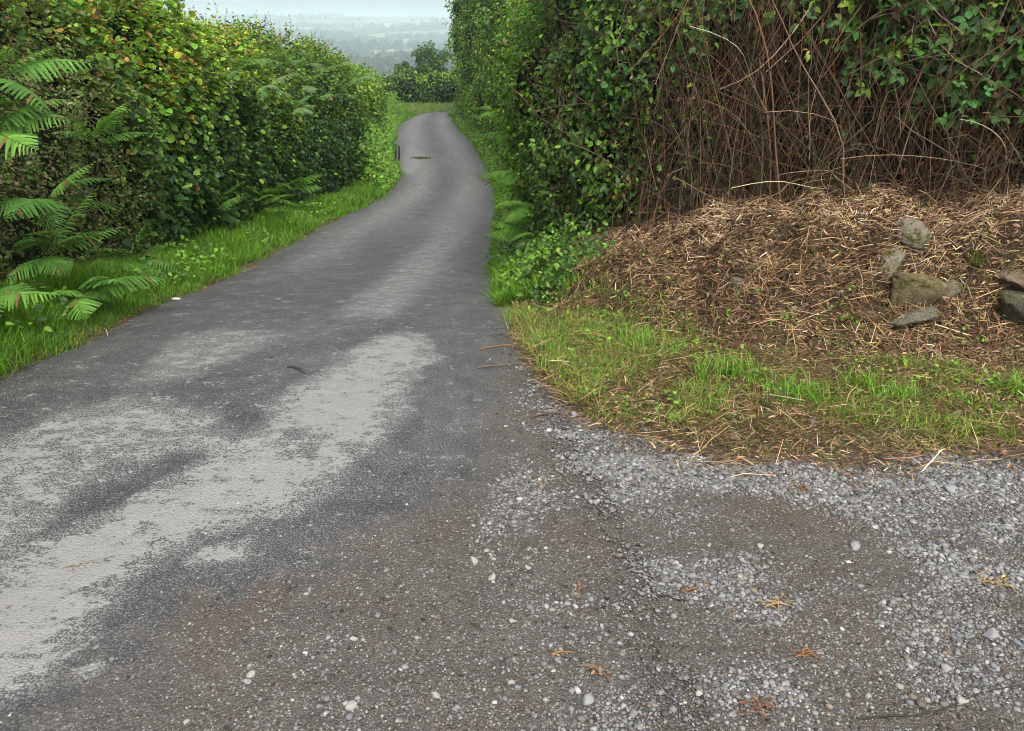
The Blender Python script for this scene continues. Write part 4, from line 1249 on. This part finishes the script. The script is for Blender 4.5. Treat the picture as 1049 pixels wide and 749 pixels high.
GR = [([(556, 438), (640, 446), (720, 462), (850, 472), (1500, 470), (1500, 660), (960, 600), (900, 562), (850, 524), (760, 500), (660, 520), (600, 502)], 1.0),
      ([(528, 468), (575, 500), (548, 548), (498, 548), (520, 500)], .55), ([(630, 560), (690, 570), (760, 562), (850, 600), (800, 640), (720, 618), (640, 590)], .75),
      ([(540, 760), (600, 705), (700, 700), (790, 760)], .6), ([(690, 690), (800, 660), (900, 700), (960, 760), (700, 760)], .55), ([(880, 600), (1500, 640), (1500, 780), (950, 720)], .5),
      ([(540, 380), (585, 420), (560, 446), (528, 420)], .55), ([(480, 560), (620, 560), (640, 640), (520, 660)], .14), ([(300, 640), (460, 640), (560, 700), (460, 760), (260, 760)], .12), ([(560, 500), (700, 500), (900, 560), (700, 560)], .25), ([(520, 560), (700, 540), (1500, 560), (1500, 800), (480, 800)], .13)]
GRW = [(wpoly(p), a) for p, a in GR]
def gdens(x, y):
    p = np.stack([x, y], -1)
    d = .035 * sstep(-.3, .1, sdist(MUDW, x, y)) + .006
    wob = .12 * fbm(p * 3.2, 181, 3)
    for poly, a in GRW:
        d = np.maximum(d, a * sstep(-.10, .14, sdist(poly, x, y) + wob))
    d = d * (.35 + 1.1 * sstep(-.45, .25, fbm(p * np.array([3.5, 7.0]), 183, 3)))
    return d * (sstep(.22, -.03, y - YLAY(x) + .1 * noise(p * 4, 184)))

STONEPAL = [(.185, .183, .175), (.137, .136, .133), (.092, .093, .093), (.25, .243, .225), (.05, .049, .047), (.13, .108, .085)]
SW = [3, 4.5, 3.4, .7, 2, 1.3]
def scatter_xy(n, x0, x1, y0, y1):
    x = rng.uniform(x0, x1, n); y = rng.uniform(y0, y1, n)
    k = rng.random(n) < gdens(x, y)
    return x[k], y[k]
mb = MB()
x, y = scatter_xy(760000, -1.3, 4.1, 1.2, 4.9)
x2, y2 = scatter_xy(20000, -1.6, 4.5, .0, 1.2)
x = np.concatenate([x, x2]); y = np.concatenate([y, y2])
n = len(x)
r_ = .0018 * np.exp(np.abs(rng.normal(0, .64, n))) * (1 + .35 * gdens(x, y))
r_ = np.clip(r_, 0, .012)
tm = IV[None] * rng.uniform(.62, 1.25, (16, 12, 1)) * rng.uniform(.8, 1.25, (16, 1, 3))
az = rng.uniform(0, 2 * math.pi, n)
T = tm[rng.integers(0, 16, n)] * r_[:, None, None] * np.array([1.15, .95, .62])
V = np.stack([T[..., 0] * np.cos(az)[:, None] - T[..., 1] * np.sin(az)[:, None], T[..., 0] * np.sin(az)[:, None] + T[..., 1] * np.cos(az)[:, None], T[..., 2]], -1)
V = V + np.stack([x, y, surf(x, y) + r_ * rng.uniform(-.15, .35, n)], -1)[:, None]
mb.add(V, [(IF[None] + (np.arange(n) * 12)[:, None, None]).reshape(-1, 3)], np.repeat(pick(STONEPAL, SW, n, .15, .02), 12, 0))
xc = rng.uniform(-1.4, 3.2, 90000); yc = 1.15 + 3.4 * rng.random(90000) ** 1.4
k = rng.random(len(xc)) < .75 * sstep(-.25, .25, sdist(MUDW, xc, yc) + .3 * fbm(np.stack([xc, yc], -1) * 2.5, 191, 3)) * (yc < YLAY(xc) + .05)
xc, yc = xc[k], yc[k]; nc = len(xc)
rc = np.clip(.0014 * np.exp(np.abs(rng.normal(0, .6, nc))), 0, .007)
Tc = tm[rng.integers(0, 16, nc)] * rc[:, None, None] * np.array([1.2, .95, .7])
mb.add(Tc + np.stack([xc, yc, surf(xc, yc) + rc * rng.uniform(-.2, .3, nc)], -1)[:, None], [(IF[None] + (np.arange(nc) * 12)[:, None, None]).reshape(-1, 3)], np.repeat(pick([(.055, .043, .033), (.09, .072, .058), (.03, .025, .02), (.13, .115, .10)], [3, 3, 2, 1], nc, .2, .03), 12, 0))
print('gravel stones', n, nc)
tag(mb.build('gravel', M_STONE), 'small grey limestone gravel scattered over the muddy lay-by', 'gravel', kind='stuff')

# single pebbles
PEB = []
for i in range(10):
    r = np.random.default_rng(500 + i)
    d = 1 + .16 * fbm(I2V * 1.3 + i * 3, 190, 2) * 2
    V = I2V * d[:, None] * np.array([1.3, .92, .56])
    for _ in range(9):      # knock a few flat faces on it
        nrm = norm(r.normal(size=3)); lim = r.uniform(.4, .66)
        dd = V @ nrm; V = V - np.maximum(dd - lim, 0)[:, None] * nrm * .97
    PEB.append(V)
PEBM = {}
def pebble_mesh(kind, i):
    cols = {'white': (.235, .226, .205), 'grey': (.19, .19, .187), 'blue': (.13, .142, .158), 'brown': (.15, .12, .09)}
    if (kind, i) not in PEBM:
        m = MB(); m.add(PEB[i], [I2F], cols[kind]); PEBM[(kind, i)] = m.mesh('pebble', M_STONE, False)
    return PEBM[(kind, i)]
def pebble(label, x, y, r, kind, i, rot, group='loose pebbles', flat=1.0):
    o = bpy.data.objects.new('pebble', pebble_mesh(kind, i)); COL.objects.link(o)
    o.location = (x, y, float(surf(np.array([x]), np.array([y]))[0]) + r * .16 * flat)
    o.rotation_euler = (rng.normal(0, .12), rng.normal(0, .12), rot); o.scale = (r, r, r * flat)
    return tag(o, label, 'pebble', group)
NAMED = [(362, 727, 8, 'white', 'white pebble at the bottom edge, left of the other large ones on mud'), (259, 694, 6, 'white', 'upper of two white pebbles close together on the dark mud'), (253, 702, 5.5, 'grey', 'lower of two pebbles close together on the dark mud'),
         (362, 658, 6, 'white', 'white pebble in a small cluster beside the rusty brown mud stain'), (191, 742, 5, 'white', 'flat pale pebble nearest the bottom left corner'), (446, 715, 6.5, 'white', 'pale pebble right of the white one at the bottom edge'),
         (602, 718, 10, 'grey', 'broad pale grey stone pressed flat into the bottom gravel'), (530, 707, 6, 'blue', 'bluish pebble beside a white one at the bottom middle'), (523, 701, 5, 'white', 'white pebble beside the bluish one at the bottom middle'),
         (985, 716, 8.5, 'white', 'white oval pebble at the lower right on mud'), (970, 683, 8, 'grey', 'grey pebble on mud towards the right edge'), (1017, 648, 9, 'grey', 'large smooth grey stone near the right edge'), (1042, 660, 8, 'blue', 'blue-grey stone at the right edge of the photo'),
         (973, 502, 9, 'grey', 'long pale stone in the gravel below the flat grass patch'), (875, 560, 8.5, 'grey', 'rounded grey stone on the bare streak in the gravel'), (779, 558, 6, 'white', 'whitish stone at the left end of the bare streak in the gravel'), (905, 617, 5, 'white', 'white pebble at the lower rim of the gravel heap'),
         (588, 435, 8, 'grey', 'pale stone at the corner where verge, lane and gravel meet'), (832, 432, 8, 'grey', 'pale grey stone lying on the verge grass'), (872, 417, 6, 'grey', 'pale stone tucked into the dense verge grass'), (920, 443, 7, 'grey', 'rough pale stone at the verge edge below the bank stones'),
         (485, 578, 7, 'white', 'flat white pebble on mud where the asphalt breaks up'), (540, 585, 6, 'white', 'white pebble right of the flat one on mud'), (524, 640, 6.5, 'white', 'white pebble in the middle of the mud'), (505, 594, 6, 'white', 'low pale pebble between two white ones on mud')]
for u, v, w, kind, lab in NAMED:
    q = W(u, v) if v < 460 and u > 580 else on_road(u, v)
    d = np.linalg.norm(q - np.array([0, 0, CAMH]))
    pebble(lab, q[0], q[1], w * d / FPX / 1.38, kind, int(rng.integers(10)), rng.uniform(-.5, .5), 'single stones on mud and gravel')
x, y = scatter_xy(5200, -.9, 2.6, 1.35, 3.6)
k = rng.permutation(len(x))[:150]
x, y = x[k], y[k]
onmud = gdens(x, y) < .22
for i in range(len(x)):
    kind = str(rng.choice(['white', 'grey', 'blue', 'brown'], p=[.3, .42, .18, .10]))
    ww = {'white': 'whitish', 'grey': 'grey', 'blue': 'blue-grey', 'brown': 'brownish'}[kind]
    where = 'lying loose on the bare mud' if onmud[i] else 'lying among the smaller gravel'
    pebble(f'small {ww} pebble {where}', x[i], y[i], .005 + .004 * rng.random() ** 1.5 + .006 * rng.random() ** 6, kind, int(rng.integers(10)), rng.uniform(0, 6.28), f'{ww} pebbles {where}')

# boulders in the bank
def boulder(label, u, v, Y, size, rot, seed, col, cuts=9, name='stone_block', square=.5):
    r = np.random.default_rng(seed)
    V = I3V.copy()
    V = np.sign(V) * np.abs(V) ** (1 - square * .75); V = V / np.abs(V).max()
    for _ in range(cuts):
        nrm = norm(r.normal(size=3)); lim = r.uniform(.6, .9)
        dd = V @ nrm; V = V - np.maximum(dd - lim, 0)[:, None] * nrm
    V = V * (1 + .09 * fbm(I3V * 4 + seed, seed, 3) + .06 * fbm(I3V * 11 + seed, seed + 1, 2))[:, None] * np.array(size) * 1.18
    m = MB(); m.add(V, [I3F], col)
    o = m.build(name, M_ROCK, None, False)
    q = at_depth(u, v, Y + .008)
    o.location = q; o.rotation_euler = tuple(R(a) for a in rot)
    return tag(o, label, 'stone', 'stones showing in the bank')
BY = lambda u, v: float(W(u, v)[1])
boulder('angular pale grey stone on the crest of the bank', 936, 242, BY(936, 246) + .02, (.105, .09, .085), (8, 22, 10), 3, (0.194, 0.169, 0.122), 12, square=.1)
boulder('narrow upright stone at the left shoulder of the squared block', 909, 275, BY(909, 280) + .03, (.045, .05, .10), (5, 14, 20), 4, (0.194, 0.169, 0.115), 8)
boulder('squared mossy block set in the face of the bank', 931, 302, BY(931, 312) + .03, (.115, .10, .092), (0, 5, 8), 5, (0.158, 0.130, 0.068), 6, square=.8)
boulder('thin slab under the squared mossy block', 932, 322, BY(932, 328) + .04, (.105, .09, .032), (0, -8, 6), 6, (0.144, 0.130, 0.094), 6, square=.7)
boulder('small wedge-shaped stone right of the squared mossy block', 967, 301, BY(967, 306) + .05, (.075, .07, .05), (0, -32, 0), 7, (0.180, 0.158, 0.108), 9)
boulder('dark stone block low at the right edge of the photo', 1041, 316, BY(1041, 325) + .02, (.10, .1, .085), (0, 4, -12), 8, (.075, .072, .05), 8, square=.7)
boulder('brown weathered stone resting on the dark block at the right edge', 1044, 287, BY(1044, 296) + .03, (.095, .1, .055), (0, -4, 8), 9, (.16, .115, .08), 9, square=.5)
boulder('half-buried stone left of the squared block in the litter', 758, 292, BY(758, 297) + .05, (.055, .06, .04), (0, 10, 0), 12, (0.173, 0.151, 0.130), 9)
sm = MB()
for o in [o for o in COL.objects if o.name.startswith('stone_block')]:
    bx, by, bz = o.location
    n = 80
    x = bx + rng.uniform(-.17, .17, n); y = by + rng.uniform(-.16, .02, n)
    P = np.stack([x, y, ground(x, y) + rng.uniform(.005, .05, n)], -1)
    strips(sm, P, rng.normal(0, 1, (n, 3)), norm(gnorm(x, y) + rng.normal(0, .35, (n, 3))), rng.uniform(.04, .2, n), rng.uniform(.002, .005, n), pick([(.13, .076, .038), (.27, .165, .085), (.38, .26, .15), (.06, .04, .02)], [2, 2, 1, 1.5], n))
tag(sm.build('straw_wisps', M_STRAW), 'dead straw wisps lodged around the stones in the bank', 'litter', kind='stuff')
q = W(1000, 268)
mb = MB(); n = 700
d = norm(rng.normal(size=(n, 3))); d[:, 2] = np.abs(d[:, 2])
P = d * np.array([.065, .055, .06]) * rng.uniform(.5, 1.0, (n, 1))
blades(mb, P - np.array([0, 0, .01]), rng.uniform(.012, .035, n), np.full(n, .003), pick([(.09, .10, .02), (.14, .12, .03), (.06, .07, .02)], [2, 1, 2], n), .4)
o = mb.build('moss_cushion', M_GRASS); o.location = q; tag(o, 'yellow-green moss cushion on the bank between the stones', 'moss')

# ------------------------------------------------------------------ twigs, dead leaves and scraps on the hard ground
def twig(label, pix, rad, col, group='twigs on the ground', branches=0):
    pts = np.array([on_road(u, v) for u, v in pix])
    c = pts.mean(0)
    t = np.linspace(0, 1, 9); tk = np.linspace(0, 1, len(pts))
    P = np.stack([np.interp(t, tk, pts[:, i]) for i in range(2)], -1)
    P = P + rng.normal(0, .004, P.shape)
    z = surf(P[:, 0], P[:, 1]) + rad * .9 + .004 * np.sin(t * 5) ** 2
    P3 = np.concatenate([P, z[:, None]], 1) - np.array([c[0], c[1], surf(c[:1], c[1:2])[0]])
    m = MB(); tubes(m, P3[None], (rad * (1 - .6 * t))[None], np.array([col]), 6)
    for k in range(branches):
        i = 2 + 2 * k
        d = norm(P3[i + 1] - P3[i]); s = np.array([-d[1], d[0], .15]) * (1 if k % 2 else -1)
        bp = P3[i] + np.linspace(0, 1, 5)[:, None] * (d * .7 + s * .7) * .05
        tubes(m, bp[None], (rad * .5 * np.linspace(1, .4, 5))[None], np.array([col]), 5)
    o = m.build('twig', M_TWIG, None, True); o.location = (c[0], c[1], float(surf(c[:1], c[1:2])[0]))
    return tag(o, label, 'twig', group)
TB, TO, TD = (.11, .07, .045), (.20, .10, .045), (.03, .025, .02)
twig('thin brown twig pointing onto the lane from the verge corner', [(488, 380), (512, 377), (535, 374)], .005, TB, branches=1)
twig('thin twig higher up at the verge corner', [(492, 360), (515, 356), (545, 352)], .004, TO)
twig('dark forked twig on the asphalt left of the large pale patch', [(296, 381), (306, 383), (314, 388)], .005, TD, branches=2)
twig('small curved tan twig on the pale patch at the left', [(68, 586), (84, 583), (97, 579)], .0022, (.16, .12, .07), branches=1)
twig('reddish brown twig at the left end of the gravel patch', [(700, 606), (716, 601), (730, 597)], .0045, (.13, .065, .03), branches=1)
twig('long dark twig lying on the gravel towards the right edge', [(878, 738), (960, 728), (1010, 706), (1050, 700)], .003, TD)
twig('dark stick on the verge edge at the right', [(965, 438), (1000, 437), (1050, 440)], .006, (.09, .055, .035))
twig('short upright rusty twig on the mud', [(592, 600), (592, 606), (593, 613)], .0035, TO)
twig('thin brown stick along the gravel at the verge corner', [(545, 428), (570, 425), (590, 421)], .004, (.1, .06, .04))
twig('dark twig in the mud left of the gravel patch', [(672, 610), (690, 613), (705, 617)], .003, TD)
twig('brown strip of bark near the bottom middle', [(566, 672), (575, 671), (585, 672)], .004, (.22, .11, .04))

def scrap(label, u, v, n, spread, pal, name='dead_leaf_clump', cat='dead leaves', sz=(.02, .045)):
    q = on_road(u, v)
    m = MB()
    x = rng.normal(0, spread, n); y = rng.normal(0, spread * .5, n)
    P = np.stack([x, y, rng.uniform(.002, .012, n)], -1)
    leaves(m, 'curl', P, rng.normal(0, 1, (n, 3)) * np.array([1.6, .6, .2]), norm(rng.normal(0, .16, (n, 3)) + np.array([0, 0, 1.0])), rng.uniform(*sz, n) * .6, pick(pal, np.ones(len(pal)), n))
    k = n
    strips(m, np.stack([rng.normal(0, spread, k), rng.normal(0, spread * .5, k), rng.uniform(.004, .014, k)], -1), rng.normal(0, 1, (k, 3)) * np.array([1.5, .7, .1]), np.tile([[0, 0, 1.0]], (k, 1)), rng.uniform(.03, .08, k), np.full(k, .003), pick(pal, np.ones(len(pal)), k))
    o = m.build(name, M_STRAW); o.location = (q[0], q[1], float(surf(q[:1], q[1:2])[0]))
    return tag(o, label, cat, 'dead leaf scraps on the gravel')
OP = [(.17, .085, .038), (.11, .058, .03), (.22, .14, .07)]
scrap('orange-brown dead leaf scrap on the gravel below the verge', 820, 502, 9, .022, OP)
scrap('curled orange dead leaf at the lower right of the lay-by', 827, 669, 8, .014, OP)
scrap('dry straw scrap on the gravel patch', 796, 617, 9, .02, [(.24, .15, .06), (.3, .2, .09)])
scrap('bright orange dead strip near the bottom middle', 612, 690, 6, .014, OP)
scrap('yellow straw wisps at the right of the gravel', 1018, 598, 9, .03, [(.34, .22, .09), (.26, .15, .06)])
scrap('brown leaf litter in the mud below the white cluster', 780, 728, 8, .03, [(.2, .1, .05), (.12, .07, .04)])
# white scrap at the left road edge
q = on_road(181, 309)
m = MB(); V = I2V * np.array([.034, .022, .009]) * (1 + .25 * fbm(I2V * 2.5, 7, 2))[:, None]
m.add(V, [I2F], (.33, .33, .30)); o = m.build('white_stone', M_STONE, None, True); o.location = (q[0], q[1], float(surf(q[:1], q[1:2])[0]) + .008)
tag(o, 'flat white stone on the asphalt beside the left verge', 'stone')

# two dark stakes at the far left road edge
for (u0, v0, u1, v1, lab) in ((407.5, 165, 409, 148, 'dark upright stake beside the far left road edge'), (403, 167, 406, 152, 'shorter dark stake leaning beside the upright one')):
    a = on_road(u0, v0); bb = at_depth(u1, v1, a[1])
    t = np.linspace(0, 1, 8)
    P = a + t[:, None] * (bb - a) + np.stack([.02 * np.sin(t * 4), 0 * t, 0 * t], -1)
    m = MB(); tubes(m, (P - a)[None], np.linspace(.035, .025, 8)[None], np.array([[.025, .02, .016]]), 7)
    m.f.append((np.arange(7) + 49)[None])
    o = m.build('wooden_stake', M_BARK, None, True); o.location = a - np.array([0, 0, .05])
    tag(o, lab, 'stake')
# darker bare stems standing above the left hedge
root = tag(empty('umbel_stalk'), 'thin dry branched stalk standing above the bracken on the hedge top', 'dry stalk')
q = at_depth(266, 52, 11.5)
tw = MB()
tubes(tw, (q + np.array([0, 0, -.15]) + np.linspace(0, 1, 6)[:, None] * np.array([.01, 0, .42]))[None], np.full((1, 6), .004), np.array([[.05, .04, .03]]), 4)
tp = q + np.array([.01, 0, .27])
for k in range(9):
    az = k * .7; d = np.array([math.cos(az) * .2, math.sin(az) * .2, .07 + .03 * (k % 3)])
    tubes(tw, (tp + np.linspace(0, 1, 5)[:, None] * d)[None], np.full((1, 5), .003), np.array([[.05, .04, .03]]), 4)
tw.build('stem', M_TWIG, root); rebase(root, tuple(q + np.array([0, 0, -.15])))

# ------------------------------------------------------------------ far country: woods and hedgerow trees
mb = MB()
r = np.random.default_rng(77)
C = []
def row(a0, a1, d0, d1, n, jitter):
    t = r.random(n)
    az = a0 + (a1 - a0) * t; d = d0 + (d1 - d0) * t + r.normal(0, jitter, n)
    C.append(np.stack([d * np.tan(az), d], -1))
for d0 in (430, 520, 600, 690, 780, 900, 1020, 1180, 1350, 1550, 1750, 2000, 2300, 2650, 2950, 3050):
    for _ in range(5):
        c0 = r.uniform(-.75, .25); wd = r.uniform(.05, .2)
        row(c0 - wd, c0 + wd, d0 * r.uniform(.96, 1.0), d0 * r.uniform(1.0, 1.06), int(26 + 500 * wd), 12 if d0 < 2500 else 25)
for _ in range(16):      # solid woods
    d0 = r.uniform(480, 2300); c0 = r.uniform(-.7, .2); n = 90
    C.append(np.stack([d0 * (c0 + r.normal(0, .035, n)), d0 + r.normal(0, 40, n)], -1))
C = np.concatenate(C); n = len(C)
h = r.uniform(6, 13, n)
z = ground(C[:, 0], C[:, 1], False)
per = 60
d = norm(r.normal(size=(n, per, 3)))
lob = norm(r.normal(size=(n, 5, 3)))
rad = .62 + .38 * np.max(np.einsum('npk,nlk->npl', d, lob), -1)
rr = rad * r.uniform(.75, 1.0, (n, per))
P = d * rr[..., None] * np.stack([h * .55, h * .55, h * .5], -1)[:, None] + np.stack([C[:, 0], C[:, 1], z + h * .48], -1)[:, None]
Nn = norm(d + r.normal(0, .35, d.shape)).reshape(-1, 3)
col = np.repeat(pick([(.022, .04, .014), (.035, .055, .018), (.05, .075, .022)], [3, 2, 1], n), per, 0)
leaves(mb, 'kite', P.reshape(-1, 3), r.normal(size=(n * per, 3)), Nn, np.repeat(h * .42, per), col)
tag(mb.build('far_woodland', M_LEAF), 'woods and hedgerows on the misty hills beyond the hedge', 'woodland', kind='stuff')
print('far trees', n)

# ------------------------------------------------------------------ haze
m = bpy.data.materials.new('valley_haze'); m.use_nodes = True; nt = m.node_tree; nt.nodes.clear()
pv = N(nt, 'ShaderNodeVolumePrincipled'); pv.inputs['Density'].default_value = 0.00056
pv.inputs['Color'].default_value = (.76, .90, .96, 1); pv.inputs['Anisotropy'].default_value = 0.2
o_ = N(nt, 'ShaderNodeOutputMaterial'); nt.links.new(pv.outputs[0], o_.inputs['Volume'])
zlo = float(Z.min()) - 1.5; zhi = float(Z.max()) + 18
hb = MB(); E = 9000
v = np.array([(x, y, z) for z in (zlo, zhi) for y in (-E, E) for x in (-E, E)])
hb.add(v, [np.array([[0, 2, 3, 1], [4, 5, 7, 6], [0, 1, 5, 4], [2, 6, 7, 3], [0, 4, 6, 2], [1, 3, 7, 5]])])
hz = hb.build('haze', m); tag(hz, 'pale mist lying over the valley and far hills', 'haze', kind='stuff')

# ------------------------------------------------------------------ light, sky, camera
w = bpy.data.worlds.new('World'); scene.world = w; w.use_nodes = True
nt = w.node_tree; nt.nodes.clear()
SUN_EL, SUN_AZ = 57, 166     # azimuth from +Y, negative = from the left
sky = N(nt, 'ShaderNodeTexSky', sky_type='NISHITA', sun_disc=False)
sky.sun_elevation = R(SUN_EL); sky.sun_rotation = R(SUN_AZ); sky.dust_density = 4.0; sky.air_density = 1.0; sky.ozone_density = 1.0
hs = N(nt, 'ShaderNodeHueSaturation'); hs.inputs['Saturation'].default_value = 0.32
bg = N(nt, 'ShaderNodeBackground'); bg.inputs['Strength'].default_value = 0.15
ow = N(nt, 'ShaderNodeOutputWorld')
nt.links.new(sky.outputs[0], hs.inputs['Color']); nt.links.new(hs.outputs[0], bg.inputs[0]); nt.links.new(bg.outputs[0], ow.inputs[0])
l = bpy.data.lights.new('sun', 'SUN'); l.energy = 2.0; l.angle = R(40); l.color = (1, .97, .92)
lo = bpy.data.objects.new('sun', l); COL.objects.link(lo)
d = Vector((math.sin(R(SUN_AZ)) * math.cos(R(SUN_EL)), math.cos(R(SUN_AZ)) * math.cos(R(SUN_EL)), math.sin(R(SUN_EL))))
lo.rotation_euler = d.to_track_quat('Z', 'Y').to_euler()

cam = bpy.data.cameras.new('camera'); co = bpy.data.objects.new('camera', cam); COL.objects.link(co)
cam.sensor_fit = 'HORIZONTAL'; cam.sensor_width = 36; cam.lens = 36 * FPX / 1049; cam.clip_start = 0.05; cam.clip_end = 20000
co.location = (0, 0, CAMH); co.rotation_euler = (math.pi / 2 - PITCH, 0, 0)
scene.camera = co
vs = scene.view_settings
vs.view_transform = 'Standard'; vs.look = 'None'; vs.exposure = 1.15; vs.gamma = 1; vs.use_curve_mapping = False
cy = scene.cycles
cy.use_denoising = True; cy.filter_width = 1.0
cy.max_bounces = 6; cy.diffuse_bounces = 4; cy.glossy_bounces = 2; cy.transmission_bounces = 3; cy.volume_bounces = 2; cy.transparent_max_bounces = 4
cy.use_adaptive_sampling = True; cy.adaptive_threshold = 0.01
